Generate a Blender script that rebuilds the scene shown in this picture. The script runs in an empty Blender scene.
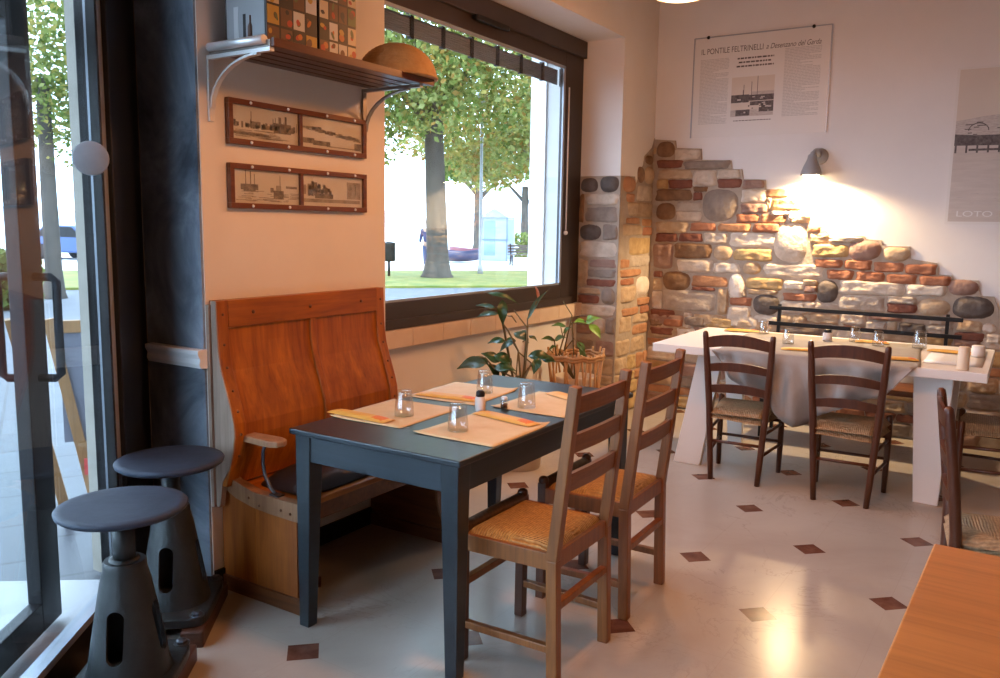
import bpy, bmesh, math, random
from mathutils import Vector, Matrix, noise as mnoise
R = random.Random(7)
SKY = 8.5
P_WALL = 185
P_PEND = 85
LAMPS = [(-.80, 2.45, 2.65, 118), (.9, .6, 2.6, 40)]
EXPO = -0.09
PI = math.pi
scene = bpy.context.scene
COL = scene.collection

# ------------------------------------------------------------------ camera measurements
YAW, PITCH, ROLL, FPX, EYE = -0.562107, 0.134840, 0.015954, 828.88, 1.5
def cam_basis():
    f = Vector((math.sin(YAW)*math.cos(PITCH), math.cos(YAW)*math.cos(PITCH), -math.sin(PITCH)))
    r = Vector((math.cos(YAW), -math.sin(YAW), 0)); u = r.cross(f)
    return math.cos(ROLL)*r+math.sin(ROLL)*u, -math.sin(ROLL)*r+math.cos(ROLL)*u, f
CR, CU, CF = cam_basis()
EYEP = Vector((0, 0, EYE))
def ray(u, v): return CF+CR*((u-500)/FPX)-CU*((v-339)/FPX)
def atz(u, v, z): d = ray(u, v); return EYEP+d*((z-EYE)/d.z)
def aty(u, v, y): d = ray(u, v); return EYEP+d*(y/d.y)
def atx(u, v, x): d = ray(u, v); return EYEP+d*(x/d.x)
def atd(u, v, dep): return EYEP+ray(u, v)*dep

# ------------------------------------------------------------------ mesh building
class B:
    def __init__(s): s.v = []; s.f = []; s.m = []; s.s = []
    def add(s, vs, fs, mi=0, smooth=False):
        o = len(s.v); s.v += [tuple(v) for v in vs]
        for f in fs: s.f.append([i+o for i in f]); s.m.append(mi); s.s.append(smooth)
        return s
    def box(s, x0, x1, y0, y1, z0, z1, mi=0):
        vs = [(x, y, z) for z in (z0, z1) for y in (y0, y1) for x in (x0, x1)]
        return s.add(vs, [(0,2,3,1),(4,5,7,6),(0,1,5,4),(2,6,7,3),(0,4,6,2),(1,3,7,5)], mi)
    def bar(s, p, q, w, h, w2=None, h2=None, side=None, mi=0):
        """beam from p to q; w along 'side', h along the other cross direction"""
        p = Vector(p); q = Vector(q); d = (q-p).normalized()
        sd = Vector(side) if side is not None else (Vector((0,0,1)).cross(d) if abs(d.z) < .9 else Vector((1,0,0)))
        sd = (sd-d*sd.dot(d)).normalized(); up = d.cross(sd)
        w2 = w if w2 is None else w2; h2 = h if h2 is None else h2
        vs = [p+sd*(a*w/2)+up*(b*h/2) for a, b in ((-1,-1),(1,-1),(1,1),(-1,1))]+[q+sd*(a*w2/2)+up*(b*h2/2) for a, b in ((-1,-1),(1,-1),(1,1),(-1,1))]
        return s.add(vs, [(3,2,1,0),(4,5,6,7),(0,1,5,4),(1,2,6,5),(2,3,7,6),(3,0,4,7)], mi)
    def tube(s, pts, r, n=8, mi=0, closed=False):
        pts = [Vector(p) for p in pts]; k = len(pts); rs = r if isinstance(r, (list, tuple)) else [r]*k
        vs = []; ref = None
        for i, p in enumerate(pts):
            if closed: t = pts[(i+1) % k]-pts[i-1]
            else: t = pts[min(i+1, k-1)]-pts[max(i-1, 0)]
            t = t.normalized() if t.length > 1e-9 else Vector((0,0,1))
            if ref is None: ref = t.orthogonal()
            ref = (ref-t*ref.dot(t)); ref = ref.normalized() if ref.length > 1e-6 else t.orthogonal().normalized()
            b = t.cross(ref)
            vs += [p+(ref*math.cos(2*PI*j/n)+b*math.sin(2*PI*j/n))*rs[i] for j in range(n)]
        fs = []
        for i in range(k if closed else k-1):
            a = i*n; c = ((i+1) % k)*n
            fs += [(a+j, a+(j+1) % n, c+(j+1) % n, c+j) for j in range(n)]
        s.add(vs, fs, mi, True)
        if not closed:
            o = len(s.v)-k*n
            s.f.append([o+j for j in reversed(range(n))]); s.f.append([o+(k-1)*n+j for j in range(n)])
            s.m += [mi, mi]; s.s += [False, False]
        return s
    def lathe(s, prof, c=(0,0,0), n=24, mi=0, rot=None, smooth=True, closed=False):
        """prof: (r, z) pairs bottom to top, about z through c"""
        vs = []; c = Vector(c)
        for r, z in prof:
            for j in range(n):
                p = Vector((r*math.cos(2*PI*j/n), r*math.sin(2*PI*j/n), z))
                vs.append(c+(rot @ p if rot is not None else p))
        fs = []; k = len(prof)
        for i in range(k if closed else k-1):
            a = i*n; b = ((i+1) % k)*n
            fs += [(a+j, a+(j+1) % n, b+(j+1) % n, b+j) for j in range(n)]
        s.add(vs, fs, mi, smooth)
        if not closed:
            o = len(s.v)-k*n
            if prof[0][0] > 1e-5: s.f.append([o+j for j in reversed(range(n))]); s.m.append(mi); s.s.append(False)
            if prof[-1][0] > 1e-5: s.f.append([o+(k-1)*n+j for j in range(n)]); s.m.append(mi); s.s.append(False)
        return s
    def prism(s, poly, axis, a, b, mi=0):
        """poly of 2-D points: axis 'y' -> (x,z), 'x' -> (y,z), 'z' -> (x,y); pushed from a to b"""
        def P(p, t): return {'y': (p[0], t, p[1]), 'x': (t, p[0], p[1]), 'z': (p[0], p[1], t)}[axis]
        n = len(poly)
        vs = [P(p, a) for p in poly]+[P(p, b) for p in poly]
        fs = [tuple(range(n)), tuple(reversed(range(n, 2*n)))]+[(i, n+i, n+(i+1) % n, (i+1) % n) for i in range(n)]
        return s.add(vs, fs, mi)
    def grid(s, rows, mi=0, smooth=True):
        n = len(rows[0]); vs = [p for r in rows for p in r]
        fs = [(i*n+j, i*n+j+1, (i+1)*n+j+1, (i+1)*n+j) for i in range(len(rows)-1) for j in range(n-1)]
        return s.add(vs, fs, mi, smooth)
    def ball(s, c, r, n=12, mi=0, sz=(1,1,1)):
        c = Vector(c); vs = []; k = max(4, n//2)
        for i in range(k+1):
            a = PI*i/k
            for j in range(n):
                b = 2*PI*j/n
                vs.append(c+Vector((r*sz[0]*math.sin(a)*math.cos(b), r*sz[1]*math.sin(a)*math.sin(b), -r*sz[2]*math.cos(a))))
        return s.add(vs, [(i*n+j, i*n+(j+1) % n, (i+1)*n+(j+1) % n, (i+1)*n+j) for i in range(k) for j in range(n)], mi, True)
    def build(s, name, mats, parent=None, bevel=0, world=False, origin=None, solid=0, sub=0, fix=True):
        off = Vector((0,0,0))
        if origin is not None: off = Vector(origin)
        elif world and parent is not None: off = parent.matrix_world.translation if False else parent['_o'] if '_o' in parent else parent.location
        off = Vector(off)
        me = bpy.data.meshes.new(name)
        me.from_pydata([Vector(v)-off for v in s.v], [], s.f)
        if not isinstance(mats, (list, tuple)): mats = [mats]
        for m in mats: me.materials.append(m)
        for p, mi, sm in zip(me.polygons, s.m, s.s): p.material_index = mi; p.use_smooth = sm
        if fix:
            bm = bmesh.new(); bm.from_mesh(me); bmesh.ops.recalc_face_normals(bm, faces=bm.faces); bm.to_mesh(me); bm.free()
        me.update()
        o = bpy.data.objects.new(name, me); COL.objects.link(o)
        if parent is not None: o.parent = parent
        if origin is not None: o.location = off if parent is None else off-Vector(parent.location)
        if solid:
            md = o.modifiers.new('thickness', 'SOLIDIFY'); md.thickness = solid; md.offset = 0
        if bevel:
            md = o.modifiers.new('edge', 'BEVEL'); md.width = bevel; md.segments = 2; md.limit_method = 'ANGLE'; md.angle_limit = .6
        if sub:
            md = o.modifiers.new('smooth', 'SUBSURF'); md.levels = sub; md.render_levels = sub
        return o

def tag(o, label, cat, group=None, kind=None):
    o['label'] = label; o['category'] = cat
    if group: o['group'] = group
    if kind: o['kind'] = kind
    return o
def thing(name, label, cat, loc=(0,0,0), rz=0, group=None):
    o = bpy.data.objects.new(name, None); COL.objects.link(o); o.empty_display_size = .1
    o.location = loc; o.rotation_euler = (0,0,rz)
    return tag(o, label, cat, group)
def struct(o): o['kind'] = 'structure'; return o
KIDS = {}
def dup(root, loc, rz=None, label=None, group=None):
    def cp(o, par):
        c = o.copy(); COL.objects.link(c)
        if par is not None: c.parent = par
        for ch in [x for x in ALL if x.parent == o]: cp(ch, c)
        return c
    ALL = list(bpy.data.objects)
    r = cp(root, None); r.location = loc
    if rz is not None: r.rotation_euler = (0,0,rz)
    if label: r['label'] = label
    if group: r['group'] = group
    return r

# ------------------------------------------------------------------ materials
def nmat(name):
    m = bpy.data.materials.new(name); m.use_nodes = True; nt = m.node_tree
    return m, nt, nt.nodes['Principled BSDF'], nt.nodes['Material Output']
def N(nt, t, **kw):
    n = nt.nodes.new(t)
    for k, v in kw.items():
        if k in n.inputs: n.inputs[k].default_value = v
        else: setattr(n, k, v)
    return n
def math_(nt, op, a, b=None, c=None):
    n = nt.nodes.new('ShaderNodeMath'); n.operation = op
    for i, x in enumerate((a, b, c)):
        if x is None: continue
        if isinstance(x, (int, float)): n.inputs[i].default_value = x
        else: nt.links.new(x, n.inputs[i])
    return n.outputs[0]
def mix(nt, fac, a, b):
    n = nt.nodes.new('ShaderNodeMix'); n.data_type = 'RGBA'
    for i, x in ((0, fac), (6, a), (7, b)):
        if isinstance(x, (int, float)): n.inputs[i].default_value = x
        elif isinstance(x, (tuple, list)): n.inputs[i].default_value = (*x[:3], 1)
        else: nt.links.new(x, n.inputs[i])
    return n.outputs[2]
def ramp(nt, fac, *stops):
    n = nt.nodes.new('ShaderNodeValToRGB'); e = n.color_ramp.elements
    while len(e) < len(stops): e.new(.5)
    for el, (p, c) in zip(e, stops): el.position = p; el.color = (*(c if isinstance(c, (tuple, list)) else (c,)*3), 1)
    nt.links.new(fac, n.inputs[0]); return n.outputs[0]
def srgb(r, g, b):
    return tuple((c/255/12.92 if c/255 <= .04045 else ((c/255+.055)/1.055)**2.4) for c in (r, g, b))
def noise(nt, scale, detail=3, vec=None, rough=.55, dist=0):
    n = N(nt, 'ShaderNodeTexNoise', Scale=scale, Detail=detail, Roughness=rough, Distortion=dist)
    if vec is not None: nt.links.new(vec, n.inputs['Vector'])
    return n.outputs[0]
def coord(nt, scale=(1,1,1), rot=(0,0,0), kind='Object'):
    t = nt.nodes.new('ShaderNodeTexCoord'); mp = nt.nodes.new('ShaderNodeMapping')
    mp.inputs['Scale'].default_value = scale; mp.inputs['Rotation'].default_value = rot
    nt.links.new(t.outputs[kind], mp.inputs['Vector']); return mp.outputs[0]
def bump(nt, bs, h, strength=.3, dist=.01):
    b = nt.nodes.new('ShaderNodeBump'); b.inputs['Strength'].default_value = strength; b.inputs['Distance'].default_value = dist
    nt.links.new(h, b.inputs['Height']); nt.links.new(b.outputs[0], bs.inputs['Normal'])
def plain(name, c, rough=.5, metal=0, c2=None, scale=8, stretch=(1,1,1), bmp=0, bscale=None, spec=.5, coat=0, trans=0):
    m, nt, bs, out = nmat(name)
    bs.inputs['Roughness'].default_value = rough; bs.inputs['Metallic'].default_value = metal
    bs.inputs['Specular IOR Level'].default_value = spec
    bs.inputs['Coat Weight'].default_value = coat; bs.inputs['Coat Roughness'].default_value = .15
    bs.inputs['Base Color'].default_value = (*c, 1)
    if trans: bs.inputs['Transmission Weight'].default_value = trans
    v = coord(nt, stretch)
    if c2 is not None:
        f = noise(nt, scale, 5, v)
        nt.links.new(ramp(nt, f, (.3, c), (.7, c2)), bs.inputs['Base Color'])
    if bmp: bump(nt, bs, noise(nt, bscale or scale*3, 4, v), bmp)
    return m
def wood(name, c1, c2, rough=.4, axis=2, sc=1.0, c3=None, bmp=.12, coat=0):
    """grain runs along axis of the object's own space"""
    m, nt, bs, out = nmat(name); st = [16*sc]*3; st[axis] = 1.3*sc
    v = coord(nt, tuple(st)); f = noise(nt, 1.6, 6, v, .6, .6)
    st2 = [70*sc]*3; st2[axis] = 3*sc
    g = noise(nt, 1.5, 3, coord(nt, tuple(st2)), .6)
    col = ramp(nt, f, (.32, c1), (.68, c2))
    col = mix(nt, math_(nt, 'MULTIPLY', ramp(nt, g, (.45, 0), (.75, 1)), .35), col, tuple(x*.45 for x in c1))
    if c3 is not None:
        k = noise(nt, 2.2*sc, 4, coord(nt))
        col = mix(nt, ramp(nt, k, (.5, 0), (.75, .75)), col, c3)
    nt.links.new(col, bs.inputs['Base Color'])
    bs.inputs['Roughness'].default_value = rough; bs.inputs['Coat Weight'].default_value = coat; bs.inputs['Coat Roughness'].default_value = .2
    bump(nt, bs, g, bmp, .004); return m
def emit(name, c, s):
    m, nt, bs, out = nmat(name); nt.nodes.remove(bs)
    e = N(nt, 'ShaderNodeEmission', Strength=s); e.inputs[0].default_value = (*c, 1)
    nt.links.new(e.outputs[0], out.inputs[0]); return m
def pane_mat(name, tint=(.95,.97,.97), f0=.045):
    m, nt, bs, out = nmat(name); nt.nodes.remove(bs)
    t = N(nt, 'ShaderNodeBsdfTransparent'); t.inputs[0].default_value = (*tint, 1)
    g = N(nt, 'ShaderNodeBsdfGlossy', Roughness=0.0); mx = nt.nodes.new('ShaderNodeMixShader')
    lw = N(nt, 'ShaderNodeLayerWeight', Blend=.5)
    s = math_(nt, 'MULTIPLY_ADD', math_(nt, 'POWER', lw.outputs['Facing'], 5.0), .9, f0)
    nt.links.new(s, mx.inputs[0]); nt.links.new(t.outputs[0], mx.inputs[1]); nt.links.new(g.outputs[0], mx.inputs[2])
    nt.links.new(mx.outputs[0], out.inputs[0]); return m
def rush(name, c1, c2):
    m, nt, bs, out = nmat(name)
    t = nt.nodes.new('ShaderNodeTexCoord'); sp = nt.nodes.new('ShaderNodeSeparateXYZ'); nt.links.new(t.outputs['Object'], sp.inputs[0])
    a = math_(nt, 'ABSOLUTE', sp.outputs[0]); b = math_(nt, 'ABSOLUTE', sp.outputs[1])
    mx = math_(nt, 'MAXIMUM', a, b)
    w = math_(nt, 'SINE', math_(nt, 'ADD', math_(nt, 'MULTIPLY', mx, 620.0), math_(nt, 'MULTIPLY', noise(nt, 22, 3, t.outputs['Object']), 9.0)))
    w = math_(nt, 'MULTIPLY_ADD', w, .5, .5)
    n2 = noise(nt, 60, 4, t.outputs['Object'])
    col = mix(nt, ramp(nt, n2, (.35, 0), (.7, 1)), c1, c2)
    col = mix(nt, math_(nt, 'MULTIPLY', math_(nt, 'SUBTRACT', 1.0, w), .4), col, tuple(x*.3 for x in c1))
    nt.links.new(col, bs.inputs['Base Color']); bs.inputs['Roughness'].default_value = .6
    bump(nt, bs, math_(nt, 'ADD', w, n2), .7, .004); return m

M = {}
M['plaster'] = plain('white_plaster', (.74,.70,.66), .75, c2=(.78,.745,.71), scale=3, bmp=.05, bscale=40)
M['plaster_daylit'] = plain('daylight_tinted_plaster', (.715,.705,.705), .75, c2=(.75,.74,.74), scale=3, bmp=.05, bscale=40)  # same white plaster, with cool daylight tint put into the back wall colour
M['ceiling'] = plain('ceiling_paint', (.42,.33,.25), .8)
M['ochre_wall'] = plain('ochre_wall_paint', (.34,.21,.12), .8)
def dark_plaster():
    m, nt, bs, out = nmat('dark_polished_plaster')
    f = noise(nt, 3.2, 7, coord(nt, (1,1,.7)), .65, .8)
    nt.links.new(ramp(nt, f, (.34, (.075,.095,.125)), (.54, (.22,.26,.32)), (.70, (.42,.47,.55))), bs.inputs['Base Color'])
    bs.inputs['Roughness'].default_value = .38; bump(nt, bs, f, .25, .01); return m
M['dark_plaster'] = dark_plaster()
def floor_mat():
    m, nt, bs, out = nmat('marble_tile_floor')
    t = nt.nodes.new('ShaderNodeTexCoord'); sp = nt.nodes.new('ShaderNodeSeparateXYZ'); nt.links.new(t.outputs['Object'], sp.inputs[0])
    th, s, ox, oy = 0.761237, 0.582193, -1.177695, 3.593907
    c, sn = math.cos(th)/s, math.sin(th)/s
    X = math_(nt, 'SUBTRACT', sp.outputs[0], ox); Y = math_(nt, 'SUBTRACT', sp.outputs[1], oy)
    u = math_(nt, 'ADD', math_(nt, 'MULTIPLY', X, c), math_(nt, 'MULTIPLY', Y, sn))
    v = math_(nt, 'SUBTRACT', math_(nt, 'MULTIPLY', X, sn), math_(nt, 'MULTIPLY', Y, c))
    def near(x): return math_(nt, 'ABSOLUTE', math_(nt, 'SUBTRACT', math_(nt, 'FRACT', math_(nt, 'ADD', x, 100.5)), .5))
    dia = math_(nt, 'LESS_THAN', math_(nt, 'MAXIMUM', near(u), near(v)), .093)
    seam = math_(nt, 'LESS_THAN', math_(nt, 'MINIMUM', near(math_(nt, 'ADD', u, v)), near(math_(nt, 'SUBTRACT', u, v))), .0035)
    n1 = noise(nt, .9, 6, t.outputs['Object'], .6, 1.2); n2 = noise(nt, 1.7, 7, t.outputs['Object'], .62, 1.2)
    base = ramp(nt, n1, (.3, (.38,.335,.29)), (.7, (.47,.425,.375)))
    vein = math_(nt, 'ABSOLUTE', math_(nt, 'SUBTRACT', n2, .5))
    base = mix(nt, math_(nt, 'MULTIPLY', ramp(nt, vein, (.0, 1), (.009, 0)), math_(nt, 'MULTIPLY', ramp(nt, n1, (.45, 0), (.6, 1)), .5)), base, (.25,.22,.19))
    n3 = noise(nt, 14, 6, t.outputs['Object'])
    base = mix(nt, ramp(nt, n3, (.55, 0), (.8, .22)), base, (.40,.36,.31))
    base = mix(nt, math_(nt, 'MULTIPLY', seam, .4), base, (.36,.31,.26))
    red = ramp(nt, n3, (.35, (.095,.034,.022)), (.65, (.17,.075,.05)))
    nt.links.new(mix(nt, dia, base, red), bs.inputs['Base Color'])
    bs.inputs['Roughness'].default_value = .23; bs.inputs['Specular IOR Level'].default_value = .2
    return m
M['floor'] = floor_mat()
M['frame_brown'] = plain('brown_window_frame', (.035,.022,.016), .45)
M['black_frame'] = plain('black_door_frame', (.006,.006,.008), .45)
M['alu'] = plain('grey_aluminium', (.36,.40,.46), .4, .5)
M['white_paint'] = plain('white_moulding', (.88,.89,.90), .35)
M['tile_sill'] = plain('terracotta_sill', (.66,.50,.36), .5, c2=(.74,.60,.46), scale=5)
M['pane'] = pane_mat('window_glass')
M['settle'] = wood('honey_varnished_pine', (.24,.058,.004), (.50,.155,.010), .42, 2, .7, (.13,.028,.003), .1, 0)
M['settle_dark'] = wood('dark_varnished_pine', (.10,.03,.010), (.20,.07,.02), .4, 0, .8)
M['settle_end'] = wood('knotty_varnished_pine', (.30,.072,.008), (.46,.135,.014), .55, 2, .8, (.10,.022,.004), .1, 0)
M['settle_pale'] = wood('worn_pale_pine', (.27,.125,.06), (.40,.215,.11), .5, 2, .8, (.17,.065,.025))
M['settle_h'] = wood('honey_pine_rail', (.23,.056,.004), (.45,.135,.010), .42, 1, .8, (.14,.032,.003), .1, 0)
M['board_grey'] = wood('greyed_board', (.30,.20,.15), (.42,.30,.23), .6, 2)
M['navy'] = wood('navy_black_paint', (.012,.017,.022), (.019,.027,.034), .33, 1, .6, None, .04)
M['navy_x'] = wood('navy_black_paint_apron', (.015,.022,.030), (.022,.033,.044), .36, 0, .6, None, .04)
M['chair'] = wood('light_oak_stain', (.17,.058,.014), (.28,.102,.025), .4, 2, 1.1, None, .1)
M['chair_h'] = wood('light_oak_rail', (.17,.058,.014), (.28,.102,.025), .4, 1, 1.1, None, .1)
M['walnut'] = wood('walnut_stain', (.060,.017,.007), (.105,.033,.012), .38, 2, 1.0)
M['rush'] = rush('golden_rush', (.40,.185,.042), (.64,.35,.095))
M['rush_dull'] = rush('dull_rush', (.30,.19,.095), (.50,.34,.19))
M['rush_dark'] = plain('dark_rush_edge', (.07,.04,.022), .7, c2=(.15,.09,.05), scale=60)
M['iron'] = plain('cast_iron_paint', (.016,.019,.020), .38, .35, (.034,.038,.040), 9, (1,1,1), .15, 40)
M['iron_seat'] = plain('blue_grey_steel', (.014,.022,.040), .6, .1, (.030,.044,.075), 7, (1,1,1), .1, 30)
M['bolt'] = plain('worn_bolt', (.09,.10,.12), .4, .7)
M['skid'] = wood('red_brown_beam', (.045,.018,.012), (.095,.038,.022), .5, 1)
M['steel'] = plain('brushed_steel', (.80,.80,.80), .4, .6)
M['steel_dark'] = plain('dull_bracket_steel', (.30,.27,.24), .4, .7)
M['shelf'] = wood('mahogany_slat', (.065,.018,.009), (.115,.034,.016), .35, 1)
M['pic_frame'] = wood('chestnut_frame', (.11,.032,.012), (.18,.058,.02), .35, 1, 1.4)
M['print'] = plain('sepia_paper', (.76,.66,.56), .5, c2=(.82,.73,.63), scale=10, coat=.4)
M['ink'] = plain('sepia_ink', (.09,.065,.05), .7, c2=(.40,.31,.23), scale=45)
M['ink_soft'] = plain('sepia_wash', (.27,.21,.16), .7, c2=(.52,.42,.32), scale=30)
M['poster'] = plain('poster_paper', (.70,.69,.68), .45)
M['poster_grey'] = plain('poster_text_grey', (.50,.50,.50), .6)
M['poster_ink'] = plain('poster_black', (.055,.045,.045), .6, c2=(.16,.14,.14), scale=60)
M['poster_mid'] = plain('poster_mid_grey', (.40,.36,.34), .6, c2=(.58,.54,.52), scale=40, stretch=(1,1,5))
M['sepia_sky'] = plain('faded_photo_sky', (.60,.54,.48), .5, c2=(.66,.60,.54), scale=2)
M['sepia_water'] = plain('faded_photo_water', (.50,.445,.41), .5, c2=(.57,.515,.475), scale=6, stretch=(1,1,8))
M['mortar'] = plain('lime_mortar', (.33,.27,.215), .9, c2=(.43,.36,.29), scale=14, bmp=.5, bscale=30)
M['white_table'] = plain('white_lacquer', (.76,.72,.68), .4)
M['cloth'] = plain('pale_cotton_cloth', (.27,.25,.235), .85, c2=(.33,.305,.285), scale=8, bmp=.15, bscale=200)
M['paper_mat'] = plain('straw_paper', (.62,.46,.24), .7, c2=(.68,.52,.29), scale=14)
M['sleeve'] = plain('yellow_paper_sleeve', (.66,.34,.055), .6, c2=(.74,.42,.09), scale=12)
M['sleeve_orange'] = plain('orange_print', (.70,.17,.02), .6)
M['black'] = plain('black_plastic', (.008,.008,.009), .55, spec=.3)
M['cushion'] = plain('black_leatherette', (.014,.013,.014), .45, bmp=.1, bscale=20)
M['pine'] = wood('clear_pine', (.37,.15,.034), (.48,.21,.055), .4, 0, .55, (.20,.07,.015), .04)
M['pot'] = plain('cream_pot', (.50,.40,.29), .6)
M['soil'] = plain('soil', (.03,.02,.014), .9, bmp=.5, bscale=60)
M['leaf'] = plain('glossy_leaf', (.018,.055,.018), .3, c2=(.035,.095,.03), scale=9)
M['leaf_blue'] = plain('waxy_leaf', (.045,.10,.075), .28, c2=(.07,.15,.115), scale=9)
M['leaf_bright'] = plain('young_leaf', (.16,.32,.035), .4, c2=(.24,.42,.06), scale=9)
M['stem'] = plain('plant_stem', (.13,.10,.04), .6)
M['bud'] = plain('pink_bud', (.50,.22,.14), .5)
M['bamboo'] = wood('cane', (.40,.19,.07), (.55,.30,.12), .5, 2)
M['straw'] = plain('woven_straw', (.46,.25,.085), .65, c2=(.58,.34,.13), scale=26, bmp=.5, bscale=90)
M['lamp_grey'] = plain('grey_lamp_enamel', (.33,.34,.36), .4)
M['candle'] = plain('cream_wax', (.74,.60,.44), .5)
M['salt'] = plain('salt', (.74,.70,.66), .8)
def tumbler_glass():
    m, nt, bs, out = nmat('clear_glass')
    bs.inputs['Transmission Weight'].default_value = 1; bs.inputs['Roughness'].default_value = .01; bs.inputs['IOR'].default_value = 1.45
    return m
M['glass'] = pane_mat('clear_glass', (.975,.975,.975), .12)
# ================================================================== the room
WX, BY = -2.70, 6.65            # window wall and back wall planes
NX, NY0, NY1, NZ = -3.04, 3.20, 5.99, 2.93   # window niche
CZ = 3.62
# floor
struct(B().prism([(-3.05,2.10),(-.76,-.953),(-.76,-3.2),(3.3,-3.2),(3.3,6.66),(-3.05,6.66)], 'z', -.12, 0).build('floor', M['floor']))
struct(B().prism([(-3.5,2.1),(-3.08,2.08),(-.79,-.973),(-.92,-1.2),(-.92,-3.4),(3.45,-3.4),(3.45,6.9),(-3.5,6.9)], 'z', CZ, CZ+.15).build('ceiling', M['ceiling']))
b = B()
b.box(-3.5, WX, 2.118, NY0, 0, CZ)              # pier left of the niche
b.box(-3.5, WX, NY1, BY+.25, 0, CZ)              # pier right of the niche
b.box(-3.5, WX, NY0, NY1, NZ, CZ)              # over the niche
b.box(-3.36, NX-.012, NY0, NY1, 0, .90)          # thin wall under the window
wl = struct(b.build('wall_left', M['plaster']))
struct(B().box(-3.06, WX-.004, 2.108, 2.118, .0, CZ).build('dark_plaster_panel', M['dark_plaster'], wl))
# white outside jamb of the window
struct(B().box(-3.5, -3.36, NY1-.02, NY1+.06, 0, NZ).build('outside_jamb', M['white_paint'], wl))
wb = struct(B().box(-3.5, 3.5, BY, BY+.25, 0, CZ).build('wall_back', M['plaster_daylit']))
struct(B().box(3.2, 3.45, -3.4, BY, 0, CZ).build('wall_right', M['ochre_wall']))
struct(B().box(-1.0, 3.45, -3.4, -3.15, 0, CZ).build('wall_front', M['ochre_wall']))
struct(B().box(-.92, -.75, -3.2, -1.05, 0, CZ).build('wall_side', M['ochre_wall']))
# baseboard, chair rail
struct(B().box(WX, WX+.014, 2.12, NY0, 0, .085).build('baseboard_left', M['black']))
b = B(); rp = [(2.118, .925), (2.085, .928), (2.078, .945), (2.083, .965), (2.072, .985), (2.072, 1.0), (2.118, 1.003)]
b.prism(rp, 'x', -3.03, WX+.004); tr = struct(b.build('trim_1', M['white_paint'], bevel=.002))
# window 1
w1 = bpy.data.objects.new('window_1', None); COL.objects.link(w1); w1.location = (NX, 4.6, .9); struct(w1)
def win_y(y): return y
fr = B()
F0, F1 = NX-.05, NX+.0
gy0, gy1, gz0, gz1 = 3.20, 5.70, 1.06, 2.70
fr.box(F0, F1, NY0, gy0+.05, .905, 2.93); fr.box(F0, F1, gy1, NY1, .905, 2.93)
fr.box(F0, F1, gy0+.05, gy1, .905, gz0); fr.box(F0, F1, gy0+.05, gy1, gz1, 2.93)
fr.box(F1, F1+.02, NY0, NY1-.10, .905, .96)
struct(fr.build('window_frame', M['frame_brown'], w1, bevel=.004, world=True))
struct(B().box(F1, F1+.03, NY0, NY1-.002, 2.80, 2.925).build('roller_box', M['frame_brown'], w1, bevel=.004, world=True))
struct(B().box(F1+.03, F1+.055, 4.42, 4.80, 2.765, 2.80).box(F1, F1+.03, 4.45, 4.77, 2.78, 2.802).build('window_opener', M['black'], w1, bevel=.005, world=True))
struct(B().box(NX-.020, NX-.014, gy0+.02, gy1+.005, gz0-.005, gz1+.005).build('window_pane', M['pane'], w1, world=True))
struct(B().box(NX-.013, NX-.002, gy1-.028, gy1, gz0, gz1).box(NX-.013, NX-.002, gy0+.05, gy1, gz1-.02, gz1).box(NX-.013,NX-.002,gy0+.05,gy1,gz0,gz0+.014).build('glazing_bead', M['alu'], w1, world=True))
# rolled cane blind outside the pane
bl = B()
for k in range(9):
    z = 2.695-k*.0125
    bl.tube([(NX-.10, gy0-.02, z), (NX-.10, gy1+.04, z-.012)], .0065, 6)
for k in range(9):
    y = gy0+.12+k*.31
    bl.box(NX-.113, NX-.086, y, y+.03, 2.575, 2.705, 1)
M['blind'] = plain('grey_cane_blind', (.16,.17,.18), .6, c2=(.30,.31,.32), scale=20, stretch=(1,.3,8))
struct(bl.build('cane_blind', [M['blind'], M['black']], w1, world=True))
struct(B().tube([(NX+.012, gy1+.035, 2.55), (NX+.012, gy1+.035, 1.48)], .006).ball((NX+.012, gy1+.035, 1.46), .018).build('blind_cord', M['white_paint'], w1, world=True))
# tiled sill
b = B(); y = NY0
while y < NY1-.005:
    y2 = min(y+.30, NY1); b.box(NX-.01, NX+.045, y+.002, y2-.002, .80, .903); y = y2
struct(b.build('window_sill', M['tile_sill'], w1, bevel=.003, world=True))

# ---- angled glazed shopfront with its door
PD = Vector((-.6, .8, 0)); PN = Vector((.8, .6, 0)); P0 = Vector((-2.543, 1.424, 0))
def sf(s, n, z): return P0+PD*s+PN*n+Vector((0,0,z))
def sbox(b, s0, s1, n0, n1, z0, z1, mi=0):
    c = [sf(s, n, z) for z in (z0, z1) for n in (n0, n1) for s in (s0, s1)]
    b.add(c, [(0,2,3,1),(4,5,7,6),(0,1,5,4),(2,6,7,3),(0,4,6,2),(1,3,7,5)], mi)
w2 = bpy.data.objects.new('window_2', None); COL.objects.link(w2); w2.location = P0; struct(w2)
b = B(); sbox(b, -3.05, -1.34, -.12, .05, 2.55, CZ); sbox(b, -3.05, -2.95, -.12, .05, 0, 2.55); struct(b.build('wall_street', M['ochre_wall']))
b = B(); sbox(b, -2.98, .55, -.03, .012, 0, .135); struct(b.build('kick_panel_frame', M['black_frame'], w2, world=True))
b = B(); sbox(b, -2.98, .52, -.03, .02, .135, .16); sbox(b, .425, .47, -.03, .012, .16, CZ); struct(b.build('aluminium_frame', M['alu'], w2, world=True))
b = B(); sbox(b, .47, .66, -.08, .03, 0, CZ); sbox(b, .66, .872, -.12, -.005, 0, CZ); sbox(b, .415, .428, -.02, .016, .14, CZ)
sbox(b, -1.35, -1.28, -.04, .03, 0, CZ); sbox(b, -1.3, .55, -.04, .03, 2.55, CZ)
struct(b.build('post_frame', M['black_frame'], w2, bevel=.004, world=True))
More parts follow.
